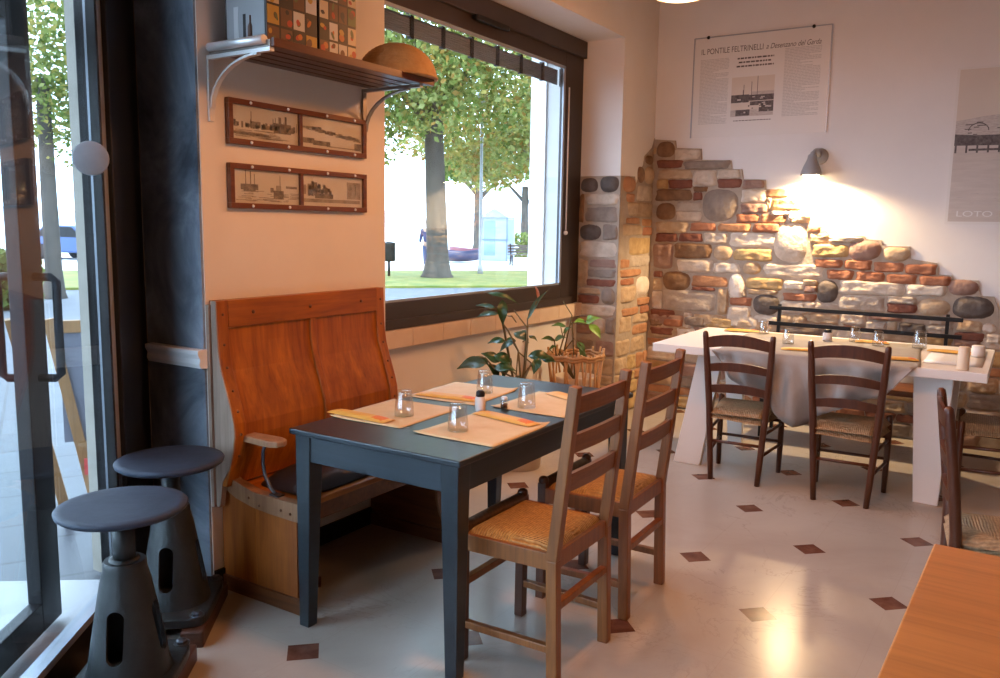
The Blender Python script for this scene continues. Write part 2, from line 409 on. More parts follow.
b = B(); sbox(b, .655, .664, .02, .024, 0, CZ); struct(b.build('bead_frame', M['settle_dark'], w2, world=True))
b = B(); sbox(b, -2.97, .45, -.011, -.005, .15, 2.57); wp = struct(b.build('shopfront_pane', M['pane'], w2, world=True))
# round disc stuck on the pane
dz = atd(90, 158, 2.2); k = (P0-Vector((0,0,0))).dot(PN)
dd = ray(75, 158); t = (P0.dot(PN))/(dd.dot(PN)); dc = EYEP+dd*t
fz = Vector((-dd.x, -dd.y, 0)).normalized(); rt = Matrix((Vector((0,0,1)).cross(fz), Vector((0,0,1)), fz)).transposed(); dc = dc+PN*.05
M['disc'] = plain('frosted_disc', (.38,.40,.43), .5, c2=(.48,.50,.53), scale=30)
nt = M['disc'].node_tree; tl = N(nt, 'ShaderNodeBsdfTranslucent'); tl.inputs[0].default_value = (.5,.52,.55,1); mx = nt.nodes.new('ShaderNodeMixShader'); mx.inputs[0].default_value = .55
nt.links.new(nt.nodes['Principled BSDF'].outputs[0], mx.inputs[1]); nt.links.new(tl.outputs[0], mx.inputs[2]); nt.links.new(mx.outputs[0], nt.nodes['Material Output'].inputs[0])
b = B(); b.lathe([(.0001, 0), (.056, 0), (.056, .008), (.050, .011), (.0001, .011)], dc, 32, 0, rt)
dk = b.build('round_plate', M['disc'], w2, world=True); struct(dk)
# the door leaf standing parallel outside
DN = -.24
d1 = bpy.data.objects.new('door_1', None); COL.objects.link(d1); d1.location = sf(0, DN, 0); struct(d1)
b = B()
sbox(b, .28, .43, DN-.025, DN+.025, .02, 2.27); sbox(b, -.75, -.62, DN-.025, DN+.025, .02, 2.27)
sbox(b, -.62, .28, DN-.025, DN+.025, .02, .13); sbox(b, -.62, .28, DN-.025, DN+.025, 2.15, 2.27)
struct(b.build('door_frame', M['black_frame'], d1, bevel=.004, world=True))
b = B(); sbox(b, -.63, .29, DN-.003, DN+.003, .12, 2.16); struct(b.build('door_pane', M['pane'], d1, world=True))
for sgn in (1, -1):
    b = B(); n1 = DN+sgn*.025; n2 = DN+sgn*.10; s0 = .36
    pts = [sf(s0, n1, 1.30), sf(s0, n2-sgn*.02, 1.30), sf(s0, n2, 1.285), sf(s0, n2, .955), sf(s0, n2-sgn*.02, .94), sf(s0, n1, .94)]
    b.tube(pts, .015, 10); struct(b.build('door_handle', M['black'], d1, world=True))
# marble threshold outside
b = B(); sbox(b, -1.5, .78, -.62, -.03, -.10, .0); M['marble'] = plain('white_marble', (.40,.40,.41), .35, c2=(.47,.47,.48), scale=4)
struct(b.build('door_sill', M['marble']))
b = B(); sbox(b, -3.0, 1.1, -1.25, -.13, 3.30, 3.42); struct(b.build('added_shade_canopy', M['ceiling']))  # unseen slab over the door, added to hold skylight off paving and pier
# outside pier beside the door: pale roughcast end of the wall
M['roughcast'] = plain('pale_roughcast', (.235,.215,.175), .85, c2=(.29,.265,.22), scale=6, bmp=.35, bscale=14)
struct(B().box(-3.52, -3.06, 2.095, 2.117, -.1, CZ).build('outside_coat', M['roughcast'], wl))

# ------------------------------------------------------------------ stone cladding
ST = {'brick': ((.28,.105,.055), (.40,.18,.10), .85), 'bdark': ((.15,.055,.036), (.25,.095,.06), .85), 'orange': ((.36,.17,.085), (.48,.26,.14), .85),
      'pale': ((.46,.385,.31), (.66,.58,.49), .85), 'tan': ((.38,.27,.17), (.54,.41,.28), .85), 'yellow': ((.38,.25,.11), (.54,.39,.20), .85), 'ivory': ((.56,.49,.41), (.70,.64,.56), .85), 'dun': ((.36,.30,.24), (.50,.43,.36), .85),
      'brown': ((.15,.082,.042), (.27,.16,.085), .8), 'slate': ((.075,.060,.052), (.135,.112,.100), .75), 'grey': ((.20,.155,.125), (.30,.245,.205), .8),
      'white': ((.66,.58,.50), (.76,.70,.63), .6), 'mauve': ((.25,.15,.12), (.34,.22,.175), .8)}
SK = list(ST)
SM = [plain('stone_'+k, c1, r, c2=c2, scale=13, bmp=.9, bscale=26) for k, (c1, c2, r) in ST.items()]
def stone(b, O, U, Wv, Nv, x0, x1, z0, z1, kind, rnd):
    """a relief stone on the plane through O (axes U, Wv; outward Nv)"""
    kind = R.choice(('pale', 'pale', 'ivory', 'dun')) if kind == 'pale' else kind
    n = 12; cx, cz, a, c = (x0+x1)/2, (z0+z1)/2, (x1-x0)/2+.003, (z1-z0)/2+.003
    e = 2.6 if rnd else 9.0; depth = min(.035, .35*min(a, c)+.010) if rnd else R.uniform(.014, .028)
    rough = .004 if rnd else (.006 if kind in ('brick', 'bdark', 'orange') else .013)
    ph = R.uniform(0, 9); tilt = R.uniform(-.03, .03)
    rows = []
    for i in range(n+1):
        row = []
        for j in range(n+1):
            s = -1+2*j/n; t = -1+2*i/n; m = max(abs(s), abs(t))
            if m > 1e-6:
                k = m/((abs(s)**e+abs(t)**e)**(1/e)); s2, t2 = s*k, t*k
            else: s2 = t2 = 0
            px0, pz0 = cx+a*s2, cz+c*t2
            h = depth*(1-m**(3.5 if rnd else 10))+(rough*(1-m**8)*(mnoise.noise(Vector((px0*22, pz0*22, ph)))+.5*mnoise.noise(Vector((px0*55, pz0*55, ph)))) if m < .97 else 0)
            wob = 1+.05*math.sin(3*math.atan2(t, s)+ph)*(m if not rnd else .5)
            px, pz = cx+a*s2*wob+tilt*c*t2, cz+c*t2*wob+(R.uniform(-1, 1)*.002)
            row.append(O+U*px+Wv*pz+Nv*(h if m < .999 else -.002))
        rows.append(row)
    b.grid(rows, SK.index(kind), True)
UX, UZ = Vector((1,0,0)), Vector((0,0,1))
A_ = """312,38,370,88,brown,1 370,62,450,96,pale 312,97,395,122,bdark 398,100,548,126,grey 316,128,425,158,tan 428,130,505,180,pale 508,128,580,155,pale 350,161,428,188,bdark 312,160,348,190,yellow
508,158,585,186,bdark 588,162,658,188,mauve 308,192,425,228,brown 430,202,458,226,bdark 430,184,475,198,brown 458,190,575,295,grey,1 585,192,665,234,pale 665,192,738,215,orange 680,222,775,258,yellow 668,218,680,258,tan
310,236,372,290,brown,1 374,232,455,262,pale 374,264,455,294,pale 582,238,672,268,mauve 568,272,640,298,brick 644,274,728,300,orange 308,296,412,332,tan 420,300,502,326,brick 510,302,615,328,orange 622,302,710,330,brick
308,334,378,360,bdark 384,334,460,360,bdark 464,332,540,366,pale 545,332,695,376,pale 300,366,364,446,mauve 368,366,488,414,brown 495,374,555,420,tan,1 560,384,685,422,yellow 690,300,800,428,pale,1
378,418,490,458,pale 494,430,580,460,pale 590,426,648,466,tan,1 302,456,330,474,bdark 330,456,420,518,brown,1 424,472,540,506,orange 543,464,598,548,white,1 600,478,718,514,yellow 722,490,790,514,pale
330,518,502,584,pale 508,512,540,596,tan 424,508,500,518,bdark 548,540,618,566,brick 540,568,615,640,pale 290,580,368,604,bdark 332,608,395,634,brick 398,590,425,640,pale 428,596,535,634,tan 290,606,330,632,brown
290,636,370,660,bdark 375,640,440,670,pale 445,640,535,672,tan 540,644,600,676,grey 604,604,640,676,pale 544,510,600,536,pale 300,478,328,516,tan 296,520,328,576,pale 604,516,700,530,tan
622,532,708,596,slate,1 712,552,830,592,pale 625,600,700,640,pale 705,598,800,640,tan 640,644,760,676,brick 765,644,839,676,pale 740,330,745,334,pale 738,262,775,290,pale 735,218,745,222,tan"""
B_ = """165,268,225,300,tan 100,262,160,274,pale 218,308,258,330,orange 225,334,285,364,tan 285,344,395,362,pale 232,370,350,410,yellow 348,356,455,420,mauve,1 460,378,548,424,tan,1
240,418,330,444,brick 336,420,425,450,brick 430,428,528,458,brick 532,434,634,466,brick 280,452,366,482,brick 372,458,466,488,brick 472,466,570,496,brick 578,472,680,502,brick
76,434,272,474,pale 20,478,138,512,yellow 142,486,198,510,pale 202,484,250,500,tan 205,502,248,524,mauve 248,484,315,558,slate,1 318,488,530,532,pale 535,500,665,534,pale 670,484,770,534,mauve,1
138,528,246,552,brick 320,534,468,586,pale 474,562,570,590,bdark 475,538,570,560,pale 572,546,678,600,tan,1 684,538,820,610,slate,1 140,554,318,590,pale 410,592,525,614,mauve 405,620,470,650,pale 510,624,600,664,slate
610,602,690,628,pale 700,616,780,652,tan 782,626,825,656,white,1 690,655,790,680,bdark 795,660,840,690,pale 325,592,405,630,pale 330,634,400,664,brick 475,618,505,664,tan 605,634,685,664,pale 200,594,320,624,tan 200,628,320,664,pale"""
back = B(); OB = Vector((0, BY-.012, 0)); NB = Vector((0,-1,0))
def px_to_back(x, y, ox, oy, sc=3.227): p = aty(ox+x/sc, oy+y/sc, BY-.02); return p.x, p.z
def put_back(txt, ox, oy):
    for w in txt.split():
        q = w.split(','); x0, y0, x1, y1 = map(float, q[:4])
        if x1-x0 < 8: continue
        pa = px_to_back(x0, (y0+y1)/2, ox, oy); pb = px_to_back(x1, (y0+y1)/2, ox, oy)
        pt = px_to_back((x0+x1)/2, y0, ox, oy); pu = px_to_back((x0+x1)/2, y1, ox, oy)
        stone(back, OB, UX, UZ, NB, max(pa[0], WX+.012), pb[0], pu[1], pt[1], q[4], len(q) > 5)
put_back(A_, 560, 130); put_back(B_, 740, 130)
# courses hidden behind the tables, down to the floor
z = .80
while z > .06:
    h = R.choice((.07, .09, .12, .15)); x = WX+.015
    while x < .18:
        w = R.uniform(.16, .40) if h > .08 else R.uniform(.18, .26)
        k = R.choice(('pale', 'tan', 'tan', 'yellow', 'mauve', 'pale', 'grey')) if h > .08 else R.choice(('brick', 'orange', 'bdark'))
        stone(back, OB, UX, UZ, NB, x, min(x+w, .22), max(z-h, .01), z-.012, k, R.random() < .12); x += w+.008
    z -= h
out = [(300,30),(372,34),(374,58),(455,60),(456,96),(552,98),(554,126),(586,126),(590,158),(662,160),(664,190),(742,192),(760,222),(800,262)]
poly = [px_to_back(x, y, 560, 130) for x, y in out]
out2 = [(228,300),(262,306),(290,340),(400,342),(405,352),(455,356),(460,374),(548,376),(552,416),(636,430),(640,466),(684,470),(690,484),(770,486),(776,536),(820,538),(836,580),(842,678)]
poly += [px_to_back(x, y, 740, 130) for x, y in out2]
poly[0] = (WX+.001, poly[0][1]); poly += [(.22, .8), (.24, .003), (WX+.001, .003)]
mo = B(); mo.prism(poly, 'y', BY-.014, BY+.01)
struct(mo.build('mortar_bed', M['mortar'], wb, fix=True))
struct(back.build('stone_cladding', SM, wb))
# the pier beside the window: daylit side face and lamp-lit front face
pier = B()
SIDE = """55,155,125,202,slate,1 130,148,198,202,slate,1 80,206,195,242,pale 55,206,78,300,brown 80,248,195,298,grey 55,304,135,356,slate,1 138,304,192,356,grey 55,360,192,412,pale 50,416,90,505,tan 95,418,188,444,mauve
88,450,185,476,grey 82,482,182,504,bdark 48,510,130,528,tan 48,532,128,558,bdark 133,510,184,565,grey,1 50,564,185,600,pale 45,628,105,656,mauve 108,606,146,656,pale 148,606,182,660,grey 45,604,105,624,tan"""
FRONT = """200,150,242,202,orange,1 245,180,300,230,pale 212,206,235,232,orange 215,234,300,280,tan 210,284,255,302,orange 262,288,298,310,orange 200,306,260,340,tan 264,314,298,340,brick 218,346,300,402,yellow 222,405,290,440,pale 192,418,220,445,orange
190,450,258,472,orange 192,480,235,500,brick 242,470,292,535,white,1 192,505,240,556,tan 246,540,285,562,orange 196,574,250,598,orange 255,566,285,588,brick 188,602,228,655,tan 232,592,285,620,tan 230,625,285,655,orange
272,82,298,112,brown,1 250,118,268,172,brown,1 270,118,306,176,tan,1 300,60,318,80,tan"""
OS = Vector((0, NY1, 0)); NS = Vector((0,-1,0))
for w in SIDE.split():
    q = w.split(','); x0, y0, x1, y1 = map(float, q[:4]); f = lambda x, y: aty(560+x/3.227, 130+y/3.227, NY1)
    a, c, t, u = f(x0, (y0+y1)/2).x, f(x1, (y0+y1)/2).x, f((x0+x1)/2, y0).z, f((x0+x1)/2, y1).z
    stone(pier, OS, UX, UZ, NS, max(a, NX+.004), min(c, WX-.003), u, t, q[4], len(q) > 5)
for w in FRONT.split():
    q = w.split(','); x0, y0, x1, y1 = map(float, q[:4]); f = lambda x, y: atx(560+x/3.227, 130+y/3.227, WX)
    a, c, t, u = f(x0, (y0+y1)/2).y, f(x1, (y0+y1)/2).y, f((x0+x1)/2, y0).z, f((x0+x1)/2, y1).z
    stone(pier, Vector((WX, 0, 0)), Vector((0,1,0)), UZ, Vector((1,0,0)), max(a, NY1+.003), min(c, BY-.01), u, t, q[4], len(q) > 5)
z = .62
while z > .05:
    h = R.choice((.08, .11, .14))
    stone(pier, OS, UX, UZ, NS, NX+.005, NX+.16, z-h, z-.01, R.choice(('pale', 'grey', 'mauve')), False); stone(pier, OS, UX, UZ, NS, NX+.17, WX-.003, z-h, z-.01, R.choice(('tan', 'mauve')), False)
    y = NY1+.003
    while y < BY-.06:
        w = R.uniform(.14, .3); stone(pier, Vector((WX, 0, 0)), Vector((0,1,0)), UZ, Vector((1,0,0)), y, min(y+w, BY-.02), z-h, z-.01, R.choice(('tan', 'orange', 'yellow')), False); y += w+.008
    z -= h
ztop = aty(580, 130+150/3.227, NY1).z
mb = B(); mb.box(NX, WX+.006, NY1-.006, NY1+.004, 0, ztop)
fp = [(NY1-.002, 0), (NY1-.002, ztop)]+[(atx(560+x/3.227, 130+y/3.227, WX).y, atx(560+x/3.227, 130+y/3.227, WX).z) for x, y in ((240,150),(244,176),(268,112),(272,84),(296,58))]+[(BY, 2.25), (BY, 0)]
mb.prism(fp, 'x', WX-.002, WX+.006)
struct(mb.build('pier_mortar', M['mortar'], wl)); struct(pier.build('pier_cladding', SM, wl))
# ================================================================== furniture
# ---- the settle
Y0, Y1 = 2.13, 3.13
st = thing('settle_bench', 'honey-coloured wooden settle with a tall two-panel back and one armrest', 'bench', (-2.45, 2.63, 0))
prof = [(1.195,-2.650),(1.10,-2.648),(1.0,-2.644),(.92,-2.630),(.84,-2.602),(.77,-2.578),(.71,-2.562),(.66,-2.560),(.60,-2.570),(.53,-2.592),(.455,-2.62)]
def px_(z):
    for (z1, x1), (z0, x0) in zip(prof, prof[1:]):
        if z0 <= z <= z1: t = (z-z0)/(z1-z0); return x0+(x1-x0)*t
    return prof[-1][1] if z < .455 else prof[0][1]
def curved(b, y0, y1, za, zb, off, th, mi=0, n=14):
    zs = [za+(zb-za)*i/n for i in range(n+1)]
    poly = [(px_(z)+off, z) for z in zs]+[(px_(z)+off-th, z) for z in reversed(zs)]
    b.prism(poly, 'y', y0, y1, mi)
b = B(); curved(b, Y0+.03, Y1-.03, .45, 1.17, -.012, .02); b.build('back_panel', M['settle'], st, world=True)
for ya in (Y0, Y1-.055):
    b = B(); curved(b, ya, ya+.055, .45, 1.195, 0, .045); b.build('back_stile', M['settle'], st, bevel=.003, world=True)
b = B(); curved(b, Y0+.055, Y1-.055, 1.085, 1.195, .001, .04); b.build('top_rail', M['settle_h'], st, bevel=.003, world=True)
b = B(); curved(b, Y0+.50, Y0+.535, .46, 1.085, .002, .03); b.build('back_muntin', M['settle'], st, bevel=.003, world=True)
for y in (Y0+.028, Y1-.028):
    for z in (1.14, 1.02, .93, .84, .76, .67, .58): B().ball((px_(z)+.001, y, z), .006, 8).build('peg', M['settle_dark'], st, world=True)
for y in (Y0+.18, Y0+.5, Y0+.83): B().ball((px_(1.14)+.002, y, 1.14), .008, 8).build('peg', M['settle_dark'], st, world=True)
b = B(); b.box(-2.70, -2.683, Y0-.012, Y0+.03, .36, 1.178); b.build('wall_batten', M['board_grey'], st, world=True)
b = B(); b.prism([(-2.681, .36), (-2.681, 1.195), (-2.653, 1.195)]+[(px_(z)-.004, z) for z in (1.1, 1.0, .92, .84, .77, .71, .66, .60, .53)]+[(-2.64, .47), (-2.66, .36)], 'y', Y0-.003, Y0+.022)
b.build('back_side_board', M['board_grey'], st, world=True, bevel=.002)
# end panels: left of two planks with a pale curved band, right cut to a hollow curve
yl = 2.165
b = B(); b.box(-2.695, -2.50, yl, yl+.025, .06, .42); b.box(-2.498, -2.27, yl, yl+.025, .06, .415); b.build('side_panel', M['settle_end'], st, world=True, bevel=.002)
top = [(-2.70, .530), (-2.66, .500), (-2.60, .474), (-2.50, .450), (-2.40, .446), (-2.25, .446)]
b = B(); b.prism([(-2.70, .45), (-2.60, .405), (-2.50, .384), (-2.40, .376), (-2.25, .372)]+list(reversed(top)), 'y', yl-.012, yl+.03); ap = b.build('curved_band', M['settle_pale'], st, world=True, bevel=.002)
for x, z in ((-2.66,.45),(-2.52,.42),(-2.46,.40),(-2.34,.405),(-2.29,.40)): B().ball((x, yl-.012, z), .006, 8).build('peg', M['settle_dark'], st, world=True)
b = B(); b.box(-2.70, -2.24, yl-.012, yl+.04, 0, .062); b.build('skid', M['settle_dark'], st, world=True, bevel=.003)
yr = 3.075
front = [(-2.25, .44), (-2.275, .36), (-2.285, .28), (-2.282, .21), (-2.262, .14), (-2.235, .09), (-2.21, .06)]
b = B(); b.prism([(-2.695, .06), (-2.695, .44)]+front, 'y', yr, yr+.03); b.build('side_panel', M['settle_dark'], st, world=True, bevel=.003)
b = B(); b.prism([(x+.014, z) for x, z in front]+[(x-.002, z) for x, z in reversed(front)], 'y', yr-.008, yr+.038); b.build('front_edging', M['settle_pale'], st, world=True, bevel=.002)
b = B(); b.box(-2.70, -2.20, yr-.012, yr+.04, 0, .06); b.build('skid', M['settle_dark'], st, world=True, bevel=.003)
b = B(); b.box(-2.66, -2.42, yl+.03, yr, .415, .44); b.box(-2.415, -2.255, yl+.03, yr, .412, .437); b.build('seat', M['settle_h'], st, world=True, bevel=.004)
b = B(); b.box(-2.30, -2.275, yl+.03, yr, .34, .412); b.build('seat_rail', M['settle_dark'], st, world=True, bevel=.004)
b = B(); b.prism([(-2.64, 2.175), (-2.42, 2.165), (-2.385, 2.18), (-2.375, 2.21), (-2.39, 2.24), (-2.43, 2.252), (-2.64, 2.24)], 'z', .635, .662); arm = b.build('armrest', M['settle_pale'], st, world=True, bevel=.007)
b = B(); b.tube([(-2.475, 2.205, .638), (-2.490, 2.205, .60), (-2.492, 2.205, .55), (-2.475, 2.20, .505), (-2.435, 2.192, .463), (-2.40, 2.185, .452)], .007).box(-2.415, -2.365, 2.165, 2.197, .447, .453).box(-2.502, -2.45, 2.19, 2.22, .628, .636)
b.build('arm_bracket', M['bolt'], arm.parent, world=True)
# cushion
cu = B(); rows = []
for i in range(13):
    row = []
    for j in range(21):
        s = -1+2*i/12; t = -1+2*j/20; m = max(abs(s), abs(t))
        k = m/((abs(s)**6+abs(t)**6)**(1/6)) if m > 1e-6 else 1
        row.append((-2.44+.155*s*k, 2.57+.33*t*k, .44+(.058*(1-m**5)+.006*math.sin(5*s+2*t)*(1-m) if m < .999 else .004)))
    rows.append(row)
cu.grid(rows); rows2 = [[(x, y, .4405) for x, y, z in r] for r in rows]; cu.grid(rows2)
tag(cu.build('seat_cushion', M['cushion'], origin=(-2.44, 2.57, .44)), 'flat black cushion lying on the seat of the wooden settle', 'cushion')

# ---- dark dining table
TX0, TX1, TY0, TY1, TZ = -2.215, -1.456, 2.083, 3.46, .762
dt = thing('dining_table', 'navy-black painted dining table laid with four paper placemats', 'table', ((TX0+TX1)/2, (TY0+TY1)/2, 0))
B().box(TX0, TX1, TY0, TY1, TZ-.022, TZ).build('tabletop', M['navy'], dt, bevel=.005, world=True)
for x0, x1, y0, y1, m in ((TX0+.07, TX1-.07, TY0+.022, TY0+.044, 'navy_x'), (TX0+.07, TX1-.07, TY1-.044, TY1-.022, 'navy_x'), (TX0+.022, TX0+.044, TY0+.07, TY1-.07, 'navy'), (TX1-.044, TX1-.022, TY0+.07, TY1-.07, 'navy')):
    B().box(x0, x1, y0, y1, TZ-.120, TZ-.022).build('apron', M[m], dt, bevel=.002, world=True)
for sx, x in ((1, TX0+.052), (-1, TX1-.052)):
    for sy, y in ((1, TY0+.052), (-1, TY1-.052)):
        b = B(); b.bar((x, y, TZ-.022), (x-sx*.01, y-sy*.01, 0), .072, .072, .046, .046, side=(1,0,0))
        b.build('leg', M['navy'], dt, bevel=.003, world=True)

# ---- the two straight ladder-back chairs (local: back legs at x = 0, looking towards -x)
def ladder_chair(label, loc):
    t = thing('ladderback_chair', label, 'chair', loc, 0, 'ladder-back chairs at the dark table')
    HW = .192
    for s in (-1, 1):
        b = B(); b.bar((.005, s*HW, 0), (-.008, s*HW, .44), .036, .040, side=(0,1,0)); b.bar((-.008, s*HW, .44), (.055, s*HW, 1.015), .036, .040, .034, .034, side=(0,1,0))
        b.build('back_post', M['chair'], t, bevel=.004)
    for z0, z1 in ((.925, .98), (.795, .855), (.665, .725)):
        b = B(); rows = []
        for k in range(11):
            u = -1+2*k/10; xo = .012*(1-u*u); arch = .010*(1-u*u)
            def bx(z): return -.008+(z-.44)/.56*.063
            rows.append([(bx(z0)+xo-.008, u*(HW-.008), z0), (bx(z1)+xo-.008, u*(HW-.008), z1+arch*.3), (bx(z1)+xo+.008, u*(HW-.008), z1+arch*.3), (bx(z0)+xo+.008, u*(HW-.008), z0), (bx(z0)+xo-.008, u*(HW-.008), z0)])
        b.grid(rows, 0, False); b.add(rows[0][:4], [(0,1,2,3)]); b.add(rows[-1][:4], [(3,2,1,0)])
        b.build('back_slat', M['chair_h'], t)
    for s in (-1, 1):
        b = B(); b.bar((-.357, s*.20, 0), (-.357, s*.20, .485), .036, .036, side=(0,1,0)); b.lathe([(.019, .480), (.021, .492), (.018, .504), (.008, .510), (.0001, .511)], (-.357, s*.20, 0), 12)
        b.build('front_leg', M['walnut'], t, bevel=.003)
    b = B()
    for s in (-1, 1): b.bar((-.345, s*.208, .435), (-.01, s*.200, .435), .018, .058, side=(0,1,0))
    b.bar((-.005, -.18, .435), (-.005, .18, .435), .018, .058, side=(1,0,0)); b.build('seat_frame', M['chair'], t, bevel=.002)
    # woven seat
    b = B(); rows = []; n = 14
    for i in range(n+1):
        row = []
        for j in range(n+1):
            s = -1+2*i/n; q = -1+2*j/n; m = max(abs(s), abs(q))
            hw = .196+.010*(-s)*.5
            row.append((-.180+.172*s, hw*q, .468+.022*(1-m**4)-.006*(1-m)+(0 if m < .99 else -.02)))
        rows.append(row)
    b.grid(rows); b.box(-.348, -.012, -.19, .19, .435, .46)
    b.build('rush_seat', M['rush'], t)
    b = B(); b.tube([(-.357, -.185, .477), (-.357, 0, .479), (-.357, .185, .477)], .020, 10); b.build('rush_front_edge', M['rush_dark'], t)
    for p, q in (((-.357, -.20, .28), (-.357, .20, .28)), ((0, -.19, .28), (0, .19, .28)), ((-.357, -.20, .135), (0, -.192, .135)), ((-.357, .20, .135), (0, .192, .135)), ((-.357, -.20, .27), (0, -.192, .27)), ((-.357, .20, .27), (0, .192, .27))):
        if q[2] == .27: continue
        b = B(); b.bar(p, q, .026, .026, side=(0,0,1)); b.build('stretcher', M['chair'], t, bevel=.003)
    return t
ch = ladder_chair('pale brown ladder-back chair nearest the camera at the dark table', (-1.195, 2.445, 0))
dup(ch, (-1.21, 3.035, 0), .02, 'pale brown ladder-back chair second from the camera along the dark table')

# ---- country chairs (local: looking towards +y, back legs at y = 0)
def country_chair(label, loc, rz):
    t = thing('rush_seat_chair', label, 'chair', loc, rz, 'dark country chairs with arched slats')
    def bp(s, z): k = z/.92; return Vector((s*(.138+.058*k), -.02*max(0, (z-.44)/.5)-.045*max(0, (z-.44)/.5)**1.2+.01, z))
    for s in (-1, 1):
        b = B(); b.tube([bp(s, z) for z in (0, .15, .3, .45, .6, .75, .88, .90, .908)], [.0155, .018, .019, .020, .020, .019, .017, .015, .008], 10); b.build('back_post', M['walnut'], t)
    for z0, h, a in ((.808, .062, .030), (.665, .045, .022), (.535, .045, .020)):
        b = B(); rows = []
        for k in range(13):
            u = -1+2*k/12; lo = bp(1, z0); hi = bp(1, z0+h); ar = a*(1-u*u); yo = -.022*(1-u*u)
            w = lo.x-.006; w2 = hi.x-.006
            rows.append([(u*w, lo.y+yo-.007, z0+ar*.7), (u*w2, hi.y+yo-.007, z0+h+ar), (u*w2, hi.y+yo+.007, z0+h+ar), (u*w, lo.y+yo+.007, z0+ar*.7), (u*w, lo.y+yo-.007, z0+ar*.7)])
        b.grid(rows, 0, False); b.add(rows[0][:4], [(0,1,2,3)]); b.add(rows[-1][:4], [(3,2,1,0)]); b.build('back_slat', M['walnut'], t)
    for s in (-1, 1):
        b = B(); b.tube([(s*.188, .375, 0), (s*.19, .377, .2), (s*.19, .378, .40), (s*.188, .378, .452), (s*.186, .378, .458)], [.0145, .0175, .019, .018, .010], 10); b.build('front_leg', M['walnut'], t)
    b = B(); rows = []; n = 14
    for i in range(n+1):
        row = []
        for j in range(n+1):
            s = -1+2*i/n; q = -1+2*j/n; m = max(abs(s), abs(q)); hw = .178+.026*s
            row.append((hw*q, .190+.195*s, .430+.026*(1-m**4)-.010*(1-m)+(0 if m < .99 else -.02)))
        rows.append(row)
    b.grid(rows); b.grid([[(x, y, z-.034-.006*math.sin(9*x)) for x, y, z in r] for r in rows]); b.build('rush_seat', M['rush_dull'], t)
    for p, q in (((-.189, .376, .33), (.189, .376, .33)), ((-.189, .376, .20), (.189, .376, .20)), ((-.148, .01, .24), (.148, .01, .24)),
                 ((-.155, .01, .31), (-.189, .376, .31)), ((.155, .01, .31), (.189, .376, .31)), ((-.148, .01, .18), (-.189, .376, .18)), ((.148, .01, .18), (.189, .376, .18))):
        b = B(); b.tube([p, q], .0095, 8); b.build('stretcher', M['walnut'], t)
    return t
ca = country_chair('dark rush-seat chair at the left half of the white table front', (-1.372, 4.82, 0), .045)
dup(ca, (-.765, 4.775, 0), .03, 'dark rush-seat chair right of its twin at the white table front')
dup(ca, (.14, 5.46, 0), 1.62, 'dark rush-seat chair at the right end of the white table, turned towards it')
pn, pf = atd(946, 407, 2.86), atd(938, 387, 3.24); pm = (pn+pf)/2; dq = pn-pf
dup(ca, (pm.x+.06, pm.y, 0), math.atan2(dq.y, dq.x), 'dark rush-seat chair seen edge-on behind the pale pine table')

# ---- white table with its cloth
RX0, RX1, RY0, RY1, RZ = -1.955, -.115, 4.92, 6.0, .785
rt_ = thing('trestle_table', 'long white table on splayed slab legs before the stone wall', 'table', ((RX0+RX1)/2, (RY0+RY1)/2, 0))
B().box(RX0, RX1, RY0, RY1, RZ-.052, RZ).build('tabletop', M['white_table'], rt_, bevel=.004, world=True)
def slab(name, ty, by, tx, bx, th=.05):
    """slab leg: (x0,x1) at the top and at the floor, with its front face at ty above and by below"""
    vs = [(bx[0], by, 0), (bx[1], by, 0), (bx[1], by+th, 0), (bx[0], by+th, 0), (tx[0], ty, RZ-.052), (tx[1], ty, RZ-.052), (tx[1], ty+th, RZ-.052), (tx[0], ty+th, RZ-.052)]
    B().add(vs, [(3,2,1,0),(4,5,6,7),(0,1,5,4),(1,2,6,5),(2,3,7,6),(3,0,4,7)]).build(name, M['white_table'], rt_, bevel=.003, world=True)
slab('leg', 5.06, 5.06, (-1.70, -1.545), (-1.835, -1.66)); slab('leg', 5.78, 5.78, (-1.76, -1.62), (-1.70, -1.60))
slab('leg', 5.06, 5.06, (-.475, -.275), (-.425, -.30)); slab('leg', 5.78, 5.78, (-.475, -.275), (-.40, -.30))
for xa in (-1.66, -.40): B().box(xa, xa+.06, 5.1, 5.8, RZ-.12, RZ-.052).build('cross_rail', M['white_table'], rt_, world=True)
# cloth: top sheet and one corner hanging over the front edge
cl = B(); rows = []
L = [(0, 0), (.10, .14), (.22, .24), (.33, .30), (.41, .385), (.46, .40), (.52, .385), (.56, .33), (.74, .235), (.90, .15), (1, 0)]
def drop(s):
    for (a, u), (c, w) in zip(L, L[1:]):
        if a <= s <= c: return u+(w-u)*(s-a)/(c-a)
    return 0
ns = 48
for i in range(ns+1):
    s = i/ns; x = -1.56+1.10*s; d = drop(s); row = []
    for y in (5.90, 5.6, 5.3, 5.05, 4.93): row.append((x+(.04*math.sin(y*3)), y, RZ+.003+.0015*math.sin(9*y+5*x)))
    row.append((x, 4.914, RZ-.004))
    for k in range(1, 9):
        t = k/8; f = (.034*math.sin(x*21+3.0*t)+.022*math.sin(x*47-4*t+1))*t**.6*min(1, d/.16)
        row.append((x-.05*t*math.sin(PI*s)*(s-.45), 4.905-abs(.012*t)+f-.012, RZ-.006-d*t))
    rows.append(row)
cl.grid(rows)
o = cl.build('tablecloth', M['cloth'], origin=(-1.0, 5.4, RZ), solid=.002)
tag(o, 'grey-beige cotton cloth over the white table, one corner hanging in front', 'tablecloth')
